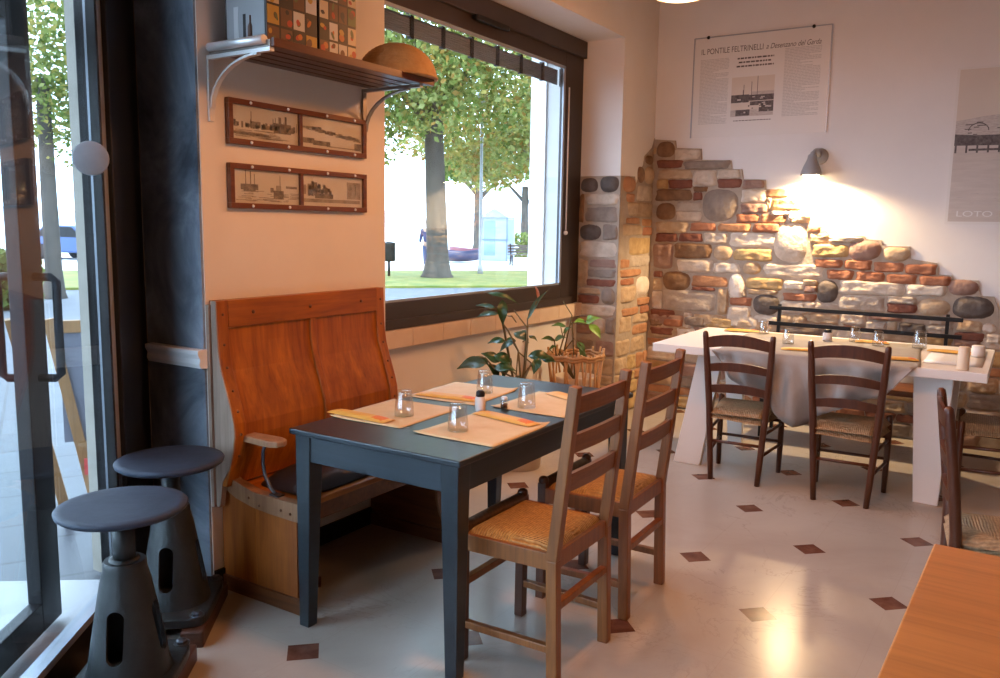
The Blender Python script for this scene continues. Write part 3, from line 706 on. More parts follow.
# paper runner on the right end
cl = B(); cl.grid([[(x, y, RZ+.002+.001*math.sin(8*x+7*y)) for y in (5.12, 5.3, 5.5, 5.7, 5.85)] for x in (-.44, -.35, -.27, -.2, -.15)])
tag(cl.build('table_runner', M['poster'], origin=(-.3, 5.5, RZ), solid=.001), 'white paper sheet on the right end of the white table', 'paper')

# ---- iron bench by the stone wall
ib = thing('iron_bench', 'black iron bench with two slender back rails against the stone wall', 'bench', (-.97, 6.3, 0))
for z in (.918, .80): B().bar((-1.62, 6.42, z+.005), (-.325, 6.42, z), .028, .028, side=(0,0,1)).build('back_rail', M['black'], ib, bevel=.003, world=True)
for x in (-1.55, -.42):
    B().bar((x, 6.40, 0), (x, 6.445, .95), .022, .03, side=(1,0,0)).build('back_post', M['black'], ib, bevel=.002, world=True)
    B().bar((x, 6.08, 0), (x, 6.08, .43), .026, .03, side=(1,0,0)).build('leg', M['black'], ib, bevel=.002, world=True)
B().box(-1.60, -.36, 6.06, 6.42, .41, .45).build('seat', M['settle_dark'], ib, bevel=.004, world=True)

# ---- pale pine table at the right edge
pt = thing('pine_table', 'bare pale pine tabletop cut off by the right edge of the view', 'table', (.36, 1.434, 0), -.031)
B().box(-.515, .55, -.95, .765, .715, .75).build('tabletop', M['pine'], pt, bevel=.004)
for x in (-.42, .46):
    for y in (-.85, .66): B().bar((x, y, .715), (x, y, 0), .07, .07, .05, .05, side=(1,0,0)).build('leg', M['pine'], pt, bevel=.003)
for y in (-.87, .68): B().box(-.40, .44, y-.012, y+.012, .62, .715).build('apron', M['pine'], pt, bevel=.002)
for x in (-.44, .48): B().box(x-.012, x+.012, -.83, .64, .62, .715).build('apron', M['pine'], pt, bevel=.002)

# ---- stools on cast iron pedestals
def boolean(o, cutters):
    for i, c in enumerate(cutters):
        md = o.modifiers.new('cut%d' % i, 'BOOLEAN'); md.operation = 'DIFFERENCE'; md.object = c; md.solver = 'EXACT'
    dg = bpy.context.evaluated_depsgraph_get(); dg.update(); me = bpy.data.meshes.new_from_object(o.evaluated_get(dg))
    for md in list(o.modifiers): o.modifiers.remove(md)
    o.data = me
    for c in cutters: bpy.data.objects.remove(c)
def stool(label, loc, rz):
    t = thing('iron_stool', label, 'stool', loc, rz, 'cast iron stools by the glass front')
    b = B(); b.lathe([(.02, .606), (.150, .610), (.180, .614), (.189, .621), (.191, .630), (.187, .635), (.165, .637), (.10, .636), (.0001, .635)], n=56); b.build('seat', M['iron_seat'], t)
    b = B(); b.lathe([(.033, .41), (.033, .610)], n=24); b.build('post', M['iron'], t)
    outer = [(.128, .095), (.121, .12), (.108, .20), (.091, .30), (.075, .39), (.064, .435), (.064, .452), (.060, .459)]
    inner = [(.046, .459), (.052, .42), (.078, .30), (.095, .20), (.114, .10)]
    b = B(); b.lathe(outer+inner, n=48, closed=True); ped = b.build('pedestal', M['iron'], t)
    cuts = []
    for k in range(4):
        a = PI/4+.75+k*PI/2; u = Vector((math.cos(a), math.sin(a), 0)); w = Vector((-math.sin(a), math.cos(a), 0)); pl = []
        for i in range(20):
            q = 2*PI*i/20; zc = .245+(.055 if math.sin(q) >= 0 else -.055); pl.append(w*(.026*math.cos(q))+Vector((0,0,zc+.026*math.sin(q))))
        c = B(); c.add([u*.05+p for p in pl]+[u*.22+p for p in pl], [tuple(range(20)), tuple(reversed(range(20, 40)))]+[(i, i+20, (i+1) % 20+20, (i+1) % 20) for i in range(20)]); cuts.append(c.build('cutter', M['iron'], t))
    boolean(ped, cuts)
    for p in ped.data.polygons: p.use_smooth = True
    md = ped.modifiers.new('edge', 'EDGE_SPLIT') ; md.split_angle = .7
    B().lathe([(.0455, .43), (.0455, .464), (.036, .468)], n=24).build('collar', M['iron'], t)
    b = B(); b.prism([(.15*math.copysign(abs(math.cos(q))**.35, math.cos(q)), .19*math.copysign(abs(math.sin(q))**.35, math.sin(q))) for q in [2*PI*i/40 for i in range(40)]], 'z', .062, .097); b.build('base_plate', M['iron'], t, bevel=.006)
    for sx in (-1, 1):
        for sy in (-1, 1):
            B().lathe([(.019, .097), (.019, .108), (.012, .112), (.0001, .112)], (sx*.115, sy*.155, 0), 6, smooth=False).lathe([(.026, .096), (.026, .100)], (sx*.115, sy*.155, 0), 16).build('bolt', M['bolt'], t)
    for s in (-1, 1): B().box(s*.108-.040, s*.108+.040, -.215, .215, 0, .062).build('skid', M['skid'], t, bevel=.006)
    return t
ang = math.atan2(.6, .8)
s1 = stool('blue-grey cast iron stool nearest the camera, its base cut off by the picture edge', (-2.285, 1.462, 0), ang)
dup(s1, (-2.60, 1.862, 0), ang+.04, 'cast iron stool standing by the settle end and the dark wall panel')
# ================================================================== things on the tables
TT = TZ+.0005
def placemat(name, label, cx, cy, rz, w=.34, l=.40, z=TT):
    b = B(); rows = []
    for i in range(13):
        row = []
        for j in range(13):
            s = -1+i/6; q = -1+j/6
            row.append((s*w/2, q*l/2, .001+.010*max(0, (s*q))**6*(1 if s > 0 else .6)+.003*max(0, abs(q)-.8)*5*.3))
        rows.append(row)
    b.grid(rows); o = b.build(name, M['paper_mat'], solid=.0012); o.location = (cx, cy, z); o.rotation_euler = (0, 0, rz)
    return tag(o, label, 'placemat', 'paper placemats on the dark table')
placemat('paper_placemat', 'straw-coloured paper placemat at the dark table corner nearest the camera, chair side', -1.632, 2.487, .0)
placemat('paper_placemat', 'straw-coloured paper placemat at the near end of the dark table, settle side', -2.055, 2.502, .03)
placemat('paper_placemat', 'straw-coloured paper placemat at the far end of the dark table, below the plant', -2.064, 2.983, .06)
placemat('paper_placemat', 'straw-coloured paper placemat at the far end of the dark table, chair side', -1.642, 3.012, .0)
SLEEVES = []
def sleeve(label, x, y, z, rz, L=.30, Wd=.068, group='cutlery sleeves on the dark table', bulge=.012):
    t = thing('cutlery_sleeve', label, 'cutlery sleeve', (x, y, z), rz, group)
    b = B(); rows = []
    for i in range(11):
        s = -1+i/5; row = []
        for j in range(9):
            q = -1+j/4; h = bulge*(1-q**4)*(1-.75*abs(s)**6)*(1 if s < .9 else .55); row.append((s*L/2, q*Wd/2, .002+h))
        rows.append(row)
    b.grid(rows); b.grid([[(p[0], p[1], .0012) for p in r] for r in rows]); b.build('pouch', M['sleeve'], t)
    b = B(); rows = []
    for i in range(5):
        s = .52+.40*i/4; rows.append([(s*L/2, q*Wd/2*.92, .0026+bulge*(1-q**4)*(1-.75*abs(s)**6)*(1 if s < .9 else .55)) for q in (-1, -.75, -.5, -.25, 0, .25, .5, .75, 1)])
    b.grid(rows); b.build('orange_print', M['sleeve_orange'], t)
    return t
sleeve('yellow cutlery sleeve with orange end, beside the salt shaker, chair side', -1.642, 2.657, TT+.003, -.20)
sleeve('yellow cutlery sleeve at the near end of the dark table, poking over the settle edge', -2.118, 2.361, TT+.003, -.05)
sleeve('yellow cutlery sleeve on the far settle-side placemat, below the plant', -2.060, 2.856, TT+.003, .11)
sleeve('orange-ended cutlery sleeve at the far chair-side corner of the dark table', -1.637, 3.157, TT+.003, -.45, .24)
def tumbler(label, x, y, z, group, up=False, k=1.0):
    h, rb, rt2, w = .100*k, .038*k, .030*k, .0022
    prof = [(rb, 0), (rb-.001, .03*k), (rt2, h-.004), (rt2-.004, h), (.0001, h), (.0001, h-.012), (rt2-.006, h-.013), (rb-w-.001, .03*k), (rb-w, 0)]
    b = B(); b.lathe([(rb-w, .0006), (rb, .0006), (rb-.001, .03*k), (rt2, h-.005), (rt2-.004, h), (.0001, h)], n=28)
    b.lathe([(rb-w, .0006), (rb-w-.001, .03*k), (rt2-w-.001, h-.016), (rt2-.008, h-.013), (.0001, h-.012)], n=28)
    o = b.build('tumbler', M['glass']); o.location = (x, y, z)
    return tag(o, label, 'glass', group)
G1 = 'upturned tumblers on the dark table'
tumbler('upturned glass tumbler left of the salt shaker, on the placemat nearest the camera', -1.688, 2.404, TT+.003, G1)
tumbler('upturned glass tumbler on the near settle-side placemat', -1.996, 2.477, TT+.003, G1)
tumbler('upturned glass tumbler behind the salt shaker, on the far settle-side placemat', -1.992, 3.041, TT+.003, G1)
tumbler('upturned glass tumbler on the far chair-side placemat of the dark table', -1.686, 2.890, TT+.003, G1)
def shaker(name, label, x, y, z, h, r, cap):
    t = thing(name, label, 'shaker', (x, y, z))
    B().lathe([(r*.85, 0), (r, .004), (r, h*.62), (r*.72, h*.74), (r*.7, h*.76)], n=20).build('jar', M['glass'] if cap != 'black' else M['salt'], t)
    B().lathe([(r*.80, h*.72), (r*.84, h*.76), (r*.80, h*.93), (r*.5, h), (.0001, h)], n=20).build('cap', M['black' if cap == 'black' else 'steel'], t)
    if cap != 'black': B().lathe([(r*.8, .003), (r*.8, h*.4), (.0001, h*.42)], n=16).build('filling', M['rush_dark'], t)
shaker('salt_shaker', 'white salt shaker with a black cap in the middle of the dark table', -1.802, 2.720, TT, .086, .0215, 'black')
shaker('pepper_shaker', 'tiny glass pepper pot right behind the salt shaker', -1.749, 2.817, TT, .052, .017, 'steel')
# on the white table
RT = RZ+.006; G2 = 'tumblers on the white table'
for x, y, lb in ((-1.50, 5.83, 'small glass tumbler at the left end of the white table, before the bench post'), (-1.235, 5.40, 'small glass tumbler between the two chairs, nearest the front edge of the white table'),
                 (-.905, 5.80, 'small glass tumbler right of the oil cruet on the white table'), (-.745, 5.66, 'small glass tumbler above the top slat of the right-hand dark chair'), (-.515, 5.72, 'larger glass tumbler left of the cream candle, at the back of the white table')):
    tumbler(lb, x, y, RT, G2, k=1.12 if 'larger' in lb else .95)
shaker('oil_cruet', 'low glass cruet with a black cap behind the top of the right-hand dark chair', -1.06, 5.72, RT, .075, .03, 'black')
G3 = 'cutlery sleeves on the white table'
for x, y, rz, L, lb in ((-1.66, 5.86, .15, .24, 'yellow cutlery sleeve at the back left of the white table'), (-1.10, 5.14, .25, .22, 'yellow cutlery sleeve at the front edge between the two dark chairs'), (-.80, 5.80, .1, .20, 'yellow cutlery sleeve at the back of the white table, behind the right-hand dark chair'),
                        (-.57, 5.12, .2, .22, 'orange cutlery sleeve at the front edge, right of the right-hand dark chair'), (-.31, 5.62, -.1, .30, 'brown-yellow cutlery sleeve on the white paper behind the cream candle')):
    sleeve(lb, x, y, RT+.001, rz, L, .075, G3)
b = B(); b.lathe([(.028, 0), (.029, .004), (.028, .118), (.024, .124), (.012, .122), (.0001, .116)], n=24); cd = b.build('pillar_candle', M['candle']); cd.location = (-.235, 4.985, RZ+.0005)
tag(cd, 'cream pillar candle at the front right corner of the white table', 'candle')
b = B(); b.lathe([(.034, 0), (.036, .01), (.036, .062), (.030, .066), (.0001, .066)], n=20); cd = b.build('white_jar', M['salt']); cd.location = (-.19, 5.55, RZ+.0045)
tag(cd, 'small white jar just behind the cream candle', 'jar')

# ================================================================== on the walls
# slatted shelf with two brackets
SX0, SX1, SY0, SY1, SZ = -2.695, -2.345, 2.165, 3.12, 2.135
sh = thing('wall_shelf', 'mahogany slatted wall shelf on two steel brackets', 'shelf', (SX0, 2.64, SZ))
b = B()
for i in range(5):
    x = SX0+.012+i*.066; b.box(x, x+.052, SY0, SY1, SZ-.002, SZ+.016)
b.build('slats', M['shelf'], sh, bevel=.002, world=True)
B().box(SX1-.012, SX1+.006, SY0, SY1, SZ-.008, SZ+.024).build('front_edge', M['shelf'], sh, bevel=.002, world=True)
B().tube([(SX0+.02, SY0-.012, SZ+.018), (SX1-.03, SY0-.012, SZ+.018)], .016, 12).build('end_bar', M['steel'], sh, world=True)
B().box(SX0+.01, SX1-.01, SY0-.004, SY0+.004, SZ-.006, SZ+.018).build('end_plate', M['steel_dark'], sh, world=True)
for y in (SY0+.005, SY1-.075):
    b = B(); b.box(SX0-.004, SX0+.006, y-.012, y+.012, SZ-.25, SZ-.008); b.box(SX0, SX1-.01, y-.011, y+.011, SZ-.022, SZ-.008)
    pts = [Vector((SX0+.004, y, SZ-.20))]
    for k in range(9):
        a = PI/2*k/8; pts.append(Vector((SX0+.01+.26*(1-math.cos(a)), y, SZ-.20+.175*math.sin(a))))
    for p, q in zip(pts, pts[1:]): b.bar(p, q, .020, .008, side=(0,1,0))
    b.build('bracket', M['steel_dark'] if y > 2.5 else M['steel'], sh, world=True)
# boxes with coloured picture labels
PAL = [plain('label_'+n, c, .45) for n, c in (('red', (.42,.045,.02)), ('cream', (.62,.52,.38)), ('ochre', (.48,.30,.05)), ('green', (.10,.14,.05)), ('brown', (.12,.055,.03)), ('grey', (.36,.37,.38)), ('black', (.02,.016,.015)), ('orange', (.50,.16,.03)), ('white', (.60,.60,.60)))]
def food_box(label, y0, y1, x0, x1, h, seed, endcap):
    rr = random.Random(seed); z0 = SZ+.017
    t = thing('picture_box', label, 'box', ((x0+x1)/2, (y0+y1)/2, z0), 0, 'boxes on the wall shelf')
    B().box(x0, x1, y0, y1, z0, z0+h).build('carton', PAL[6], t, bevel=.003, world=True)
    b = B(); nx, nz = 4, 4
    for i in range(nx):
        for j in range(nz):
            ya, yb = y0+(y1-y0)*(i+.06)/nx, y0+(y1-y0)*(i+.94)/nx; za, zb = z0+h*(j+.06)/nz, z0+h*(j+.94)/nz
            b.box(x1-.001, x1+.0008, ya, yb, za, zb, rr.choice((1, 4, 6, 4, 8, 3, 6, 4, 2)))
            for q in range(2):
                cy, cz = rr.uniform(ya+.012, yb-.012), rr.uniform(za+.012, zb-.012); a, c = rr.uniform(.006, .016), rr.uniform(.008, .018); tl = rr.uniform(0, 3)
                b.add([(x1+.0012+q*.0003, cy+a*math.cos(u)*math.cos(tl)-c*math.sin(u)*math.sin(tl), cz+a*math.cos(u)*math.sin(tl)+c*math.sin(u)*math.cos(tl)) for u in [2*PI*k/12 for k in range(12)]], [tuple(range(12))], rr.choice((0, 7, 0, 2, 3, 6, 4)))
    b.build('picture_label', PAL, t, world=True)
    if endcap:
        b = B(); b.box(x0+.01, x1-.01, y0-.0008, y0+.001, z0+.005, z0+h*.62, 5); b.box(x0+.05, x0+.075, y0-.0016, y0, z0+.02, z0+h*.5, 8)
        b.box(x0+.10, x0+.115, y0-.0016, y0, z0+.02, z0+h*.4, 6); b.lathe([(.010, 0), (.010, .06), (.004, .075), (.004, .10)], (x0+.14, y0-.001, z0+.012), 8, 4); b.box(x0+.01, x1-.01, y0-.0008, y0+.001, z0+h*.64, z0+h-.005, 3)
        b.build('end_label', PAL, t, world=True)
food_box('dark box printed with food pictures at the left end of the wall shelf', 2.215, 2.475, -2.655, -2.43, .30, 3, True)
food_box('dark box printed with food pictures, right one of the pair on the wall shelf', 2.485, 2.70, -2.655, -2.43, .30, 11, False)
# round woven straw tray leaning back on the shelf
tr_c = Vector((-2.475, 3.02, SZ+.018)); t = thing('straw_tray', 'round woven straw tray tipped up at the right end of the wall shelf', 'tray', tr_c)
b = B(); prof = []
for i in range(40):
    r = .165*(1-i/39); prof.append((max(r, .0005), .062*math.sqrt(max(0, 1-(r/.165)**2))+.0018*math.sin(i*2.4)))
rm = Matrix.Rotation(.10, 3, 'Y') @ Matrix.Rotation(-.05, 3, 'X')
b = B(); prof = [(max(.180*math.cos(a), .0005), .150*math.sin(a)+.0028*math.sin(a*60)) for a in [PI/2*i/180 for i in range(181)]]
b.lathe(prof, (0, 0, .003), 56, 0, None); b.build('woven_bowl', M['straw'], t)
B().tube([(.181*math.cos(2*PI*i/56), .181*math.sin(2*PI*i/56), .006) for i in range(56)], .006, 8, closed=True).build('rim', M['straw'], t)

# two framed pairs of harbour prints
def sketch(b, y0, y1, z0, z1, x, seed, kind):
    rr = random.Random(seed); W, H = y1-y0, z1-z0
    def q(a0, a1, c0, c1, mi, k=0): b.box(x, x+.0005+k*.0002, y0+W*a0, y0+W*a1, z0+H*c0, z0+H*c1, mi)
    if kind == 'harbour':
        for i in range(60):
            a = rr.random()*.95; h = rr.uniform(.04, .16); q(a, a+rr.uniform(.02, .06), .34+.06*rr.random(), .42+h, rr.choice((1, 2, 2)), i % 3)
        for i in range(7): a = rr.random(); q(a, a+.008, .4, rr.uniform(.6, .9), 1)
        for i in range(30): a = rr.random()*.7; c = rr.uniform(.05, .3); q(a, a+rr.uniform(.1, .3), c, c+.02, 2)
        q(.0, .45, .13, .20, 1, 2); q(.02, .40, .20, .23, 2, 2); q(.62, .90, .30, .62, 1, 1); q(.70, .74, .6, .82, 1); q(.80, .83, .6, .86, 1)
    elif kind == 'boats':
        for i in range(40): a = rr.random()*.9; c = rr.uniform(.04, .36); q(a, a+rr.uniform(.04, .2), c, c+.02, 2)
        q(.10, .36, .40, .58, 1, 1); q(.14, .32, .36, .42, 1, 2); q(.17, .18, .5, 1.0, 1); q(.24, .255, .5, .98, 1); q(.30, .31, .5, .9, 1); q(.60, .76, .14, .42, 1, 1); q(.64, .72, .40, .58, 2); q(.70, .71, .4, .9, 1); q(.80, .98, .50, .58, 1); q(.55, .60, .35, .5, 1)
    elif kind == 'quay':
        for i in range(70):
            a = rr.random()*.93; c = .62-.28*a+rr.uniform(-.04, .08); q(a, a+rr.uniform(.03, .09), c, c+rr.uniform(.02, .09), rr.choice((1, 2)), i % 3)
        q(.0, .2, .12, .3, 1); q(.18, .46, .08, .24, 1, 1); q(.40, .9, .06, .10, 2); q(.88, 1, .05, .30, 1)
    else:
        for i in range(46):
            a = rr.random()*.45; q(a, a+.04, .3+.3*rr.random(), .5+.38*rr.random()*(1-a), rr.choice((1, 2, 2)), i % 3)
        q(.74, .98, .26, .86, 2, 1); q(.80, .82, .4, .8, 1, 2); q(.88, .90, .4, .8, 1, 2); q(.2, .5, .24, .40, 1); q(.0, .97, .10, .22, 2)
def framed(label, z0, z1, kinds, seed):
    y0, y1, xw = 2.238, 3.042, WX; t = thing('framed_prints', label, 'picture', (xw, (y0+y1)/2, (z0+z1)/2), 0, 'framed harbour prints under the shelf'); fw = .022
    ym = y0+.385
    b = B(); b.box(xw, xw+.024, y0, y1, z0, z0+fw); b.box(xw, xw+.024, y0, y1, z1-fw, z1)
    for a, c in ((y0, y0+fw), (ym-.009, ym+.009), (y1-fw, y1)): b.box(xw, xw+.0235, a, c, z0+fw, z1-fw)
    b.build('frame', M['pic_frame'], t, bevel=.002, world=True)
    for (a, c), kd, s in zip(((y0+fw, ym-.009), (ym+.009, y1-fw)), kinds, (seed, seed+1)):
        b = B(); b.box(xw+.002, xw+.010, a, c, z0+fw, z1-fw); sketch(b, a+.004, c-.004, z0+fw+.003, z1-fw-.003, xw+.010, s, kd); b.build('print', [M['print'], M['ink'], M['ink_soft']], t, world=True)
    B().box(xw+.0135, xw+.0155, y0+fw-.002, y1-fw+.002, z0+fw-.002, z1-fw+.002).build('glass', M['pane'], t, world=True)
    for y in (y0+.11, y0+.31, y0+.54, y0+.72):
        for z in (z0+fw/2, z1-fw/2): B().ball((xw+.0245, y, z), .0065, 10).build('pin', M['white_paint'], t, world=True)
framed('brown framed pair of old harbour prints, upper one below the shelf', 1.808, 1.985, ('harbour', 'quay'), 5)
framed('brown framed pair of old boat and street prints, lower one above the settle', 1.556, 1.734, ('boats', 'town'), 21)

def text(body, size, loc, mat, parent, name='lettering', italic=0, align='LEFT', width=1):
    cu = bpy.data.curves.new(name, 'FONT'); cu.body = body; cu.size = size; cu.shear = italic; cu.align_x = align; cu.extrude = .0002
    o = bpy.data.objects.new(name, cu); COL.objects.link(o); o.rotation_euler = (PI/2, 0, 0)
    dg = bpy.context.evaluated_depsgraph_get(); dg.update(); me = bpy.data.meshes.new_from_object(o.evaluated_get(dg)); bpy.data.objects.remove(o)
    m = bpy.data.objects.new(name, me); COL.objects.link(m); me.materials.clear(); me.materials.append(mat); m.rotation_euler = (PI/2, 0, 0); m.scale = (width, 1, 1)
    m.parent = parent; m.location = Vector(loc)-Vector(parent.location); return m
# poster with two text columns around a harbour photograph
px0, px1, pz0, pz1, py = -2.385, -1.345, 2.235, 3.005, BY-.006
ps = thing('harbour_poster', 'landscape poster with a harbour photo between two text columns, above the bricks', 'poster', ((px0+px1)/2, BY, (pz0+pz1)/2))
B().box(px0, px1, py, BY-.001, pz0, pz1).build('paper', M['poster'], ps, world=True)
B().box(px1-.004, px1+.006, py-.006, BY, pz0, pz1+.005).box(px0-.006, px0+.003, py-.006, BY, pz0, pz1+.005).box(px0, px1, py-.006, BY, pz1, pz1+.008).build('clip_frame', M['alu'], ps, world=True)
for x in (px0+.11, px1-.13): B().lathe([(.014, 0), (.012, .006), (.0001, .008)], (x, py-.002, pz1+.004), 12, 0, Matrix.Rotation(PI/2, 3, 'X')).build('hanger', M['black'], ps, world=True)
tm = text('IL PONTILE FELTRINELLI', .062, (px0+.055, py-.001, pz1-.125), M['poster_ink'], ps, 'title'); w0 = max(v.co.x for v in tm.data.vertices); tm.scale = (.49/w0, 1, 1)
tm = text('a Desenzano del Garda', .056, (px0+.565, py-.001, pz1-.125), M['poster_ink'], ps, 'title', .35); w0 = max(v.co.x for v in tm.data.vertices); tm.scale = (.405/w0, 1, 1)
rr = random.Random(4)
for cx0, cx1, nl, zt in ((px0+.055, px0+.285, 46, pz1-.165), (px0+.71, px0+.975, 46, pz1-.135)):
    b = B()
    for k in range(nl):
        z = zt-.011*k; w = cx1 if rr.random() > .16 else cx0+(cx1-cx0)*rr.uniform(.3, .8); x = cx0
        if z < pz0+.09: break
        while x < w-.006:
            l = min(rr.uniform(.012, .04), w-x); b.box(x, x+l, py-.0005, py, z-.0055, z); x += l+.004
    b.build('text_column', M['poster_grey'], ps, world=True)
b = B()
for k, (a, c) in enumerate(((.35, .63), (.36, .61), (.345, .63))):
    x = px0+a
    while x < px0+c: l = rr.uniform(.012, .035); b.box(x, min(x+l, px0+c), py-.0005, py, pz1-.185-.03*k, pz1-.173-.03*k); x += l+.006
b.build('heading_lines', M['poster_ink'], ps, world=True); b = B(); x = px0+.34
while x < px0+.62: l = rr.uniform(.012, .03); b.box(x, x+l, py-.0005, py, pz0+.115, pz0+.121); x += l+.005
b.build('caption_line', M['poster_ink'], ps, world=True)
b = B(); q0, q1, r0, r1 = px0+.315, px0+.645, pz0+.15, pz0+.45
b.box(q0, q1, py-.0004, py, r0, r1, 0); b.box(q0, q1, py-.0006, py, r0+.115, r0+.16, 1); b.box(q0, q0+.14, py-.0007, py, r0+.105, r0+.165, 1); b.box(q0+.15, q1, py-.0008, py, r0+.08, r0+.11, 1); b.box(q0+.04, q0+.15, py-.0008, py, r0+.005, r0+.05, 1); b.box(q0+.22, q1, py-.0007, py, r0+.03, r0+.08, 1)
b.box(q0, q1, py-.0005, py, r0, r0+.05, 2); b.box(q0+.16, q1, py-.00055, py, r0+.155, r0+.185, 2)
for i in range(30): x = rr.uniform(q0, q1-.02); z = rr.uniform(r0+.02, r0+.15); b.box(x, x+rr.uniform(.01, .03), py-.0009, py, z, z+rr.uniform(.004, .012), rr.choice((0, 1, 1, 2)))
for a, h in ((.095, .24), (.155, .26), (.20, .30), (.09, .2)): b.box(q0+a, q0+a+.004, py-.0009, py, r0+.12, r0+h, 1)
b.build('photo', [M['sepia_sky'], M['poster_ink'], M['poster_mid']], ps, world=True)
# tall faded jetty photograph at the right
qx0, qx1, qz0, qz1 = -.507, .42, 1.565, 2.625
p2 = thing('jetty_poster', 'tall faded photograph poster of a jetty, cut off by the right edge of the view', 'poster', ((qx0+qx1)/2, BY, (qz0+qz1)/2))
B().box(qx0, qx1, BY-.008, BY-.001, qz0, qz1).build('board', M['poster'], p2, world=True)
b = B(); a0, a1, c0, c1 = qx0+.018, qx1-.018, qz0+.02, qz1-.012; y = BY-.008; H = c1-c0
b.box(a0, a1, y-.0004, y, c0, c0+H*.53, 1); b.box(a0, a1, y-.0004, y, c0+H*.53, c1, 0)
b.prism([(a0, c0+H*.52), (a1, c0+H*.52), (a1, c0+H*.70), (a0+.3, c0+H*.705), (a0+.16, c0+H*.69), (a0, c0+H*.665)], 'y', y-.0006, y, 3)
b.prism([(a0, c0+H*.505), (a1, c0+H*.49), (a1, c0+H*.565), (a0+.12, c0+H*.57), (a0, c0+H*.58)], 'y', y-.0008, y, 2)
for i in range(14): x = a0+.005+i*.065; b.box(x, x+.012, y-.001, y, c0+H*.455, c0+H*.57, 2)
b.box(a0+.09, a1, y-.001, y, c0+H*.468, c0+H*.482, 2); pts = [(a0+.14+.06*math.cos(t), c0+H*.60+.05*math.sin(t)) for t in [PI*k/10 for k in range(11)]]
for p, q in zip(pts, pts[1:]): b.bar((p[0], y-.001, p[1]), (q[0], y-.001, q[1]), .006, .001, side=(0,0,1), mi=2)
for i in range(40):
    x = rr.uniform(a0, a1-.1); z = rr.uniform(c0+.01, c0+H*.45); b.box(x, x+rr.uniform(.05, .2), y-.0006, y, z, z+.003, 3)
for i in range(30): x = rr.uniform(a0, a1-.06); z = rr.uniform(c0+H*.57, c0+H*.66); b.box(x, x+rr.uniform(.02, .06), y-.0009, y, z, z+.006, 2)
b.build('photo', [M['sepia_sky'], M['sepia_water'], M['poster_ink'], M['poster_mid']], p2, world=True)
text('LOTO', .055, (a0+.045, y-.002, c0+.035), M['poster'], p2, 'lettering', 0, 'LEFT', 1.5)

# wall lamp
LX, LY, LZ = -1.405, 6.535, 1.935
lm = thing('wall_lamp', 'grey wall spotlight shining down onto the bricks', 'lamp', (LX, BY, 2.05))
ry = Matrix.Rotation(PI/2, 3, 'X')
B().lathe([(.062, 0), (.062, .010), (.050, .022), (.02, .028), (.0001, .028)], (LX+.03, BY, 2.06), 28, 0, ry).build('mount', M['lamp_grey'], lm, world=True)
pts = [(LX+.03, BY-.02, 2.06), (LX+.028, BY-.06, 2.085), (LX+.012, BY-.09, 2.09), (LX, BY-.112, 2.075), (LX, LY, 2.03)]
B().tube(pts, .017, 10).ball((LX+.02, BY-.075, 2.085), .030, 14).build('arm', M['lamp_grey'], lm, world=True)
outp = [(.078, -.02), (.074, .0), (.060, .04), (.044, .075), (.034, .10), (.030, .125), (.018, .135), (.0001, .136)]; inn = [(.0001, .10), (.030, .09), (.056, .035), (.070, .0), (.074, -.02)]
B().lathe([(.074, -.02)]+outp, (LX, LY, LZ), 36).lathe(inn, (LX, LY, LZ), 36).build('shade', M['lamp_grey'], lm, world=True)
M['bulb'] = emit('warm_bulb', (1, .72, .42), 60)
B().lathe([(.0001, -.016), (.035, -.014), (.058, -.004), (.052, .010), (.0001, .03)], (LX, LY, LZ-.022), 24).build('bulb', M['bulb'], lm, world=True)
# pendant lamp whose rim just shows at the top of the view
PC = atd(680, -4, 4.15)
pl = thing('pendant_lamp', 'hanging lamp with a glowing underside, cut off at the top of the view', 'lamp', PC)
B().lathe([(.132, 0), (.134, .002), (.128, .03), (.095, .08), (.045, .115), (.030, .13), (.030, .17), (.0001, .172)], (0,0,0), 40).lathe([(.128, .002), (.122, .03), (.09, .075), (.03, .11), (.0001, .11)], (0,0,0), 40).build('shade', M['lamp_grey'], pl)
M['glow'] = emit('warm_diffuser', (1, .66, .38), 6)
B().lathe([(.0001, -.012), (.10, -.008), (.128, .004), (.126, .012), (.0001, .014)], (0,0,0), 40).build('diffuser', M['glow'], pl)
B().tube([(0, 0, .17), (0, 0, CZ-PC.z)], .005, 8).build('cord', M['black'], pl)

# ================================================================== plants
def leaf(b, base, tip, w, mi=0, droop=.15, fold=.25, nrm=None):
    base = Vector(base); tip = Vector(tip); d = tip-base; L = d.length; d.normalize()
    n = Vector(nrm) if nrm is not None else Vector((.3, -.5, .85)); side = d.cross(n).normalized(); up = side.cross(d).normalized(); rows = []
    for i in range(9):
        t = i/8; ww = w*(math.sin(PI*min(1, t*1.02)**.75))*(1 if t < 1 else 0)+.0008; c = base+d*(L*t)-up*(droop*L*t*t)+up*(.06*L*math.sin(PI*t))
        rows.append([c+side*(s*ww)+up*(abs(s)*ww*fold+.004*math.sin(7*t+3*s)) for s in (-1, -.5, 0, .5, 1)])
    b.grid(rows, mi)
def P5(x, y, d): return atd(450+x/5.65, 280+y/5.65, d)
PB = Vector((-2.60, 4.38, 0)); DP = (PB-EYEP).dot(CF)+.42   # depth of the stems above the pot
DP = (Vector((-2.60, 4.38, .7))-EYEP).dot(CF)
pp = thing('potted_plant', 'tall leafy green house plant in a cream pot behind the dark table', 'plant', PB)
B().lathe([(.125, 0), (.132, .01), (.150, .20), (.156, .30), (.158, .335), (.150, .338), (.145, .31)], (0,0,0), 40).build('pot', M['pot'], pp)
B().lathe([(.0001, .315), (.147, .31)], (0,0,0), 32).build('soil', M['soil'], pp)
b = B(); c0 = PB+Vector((0, 0, .31))
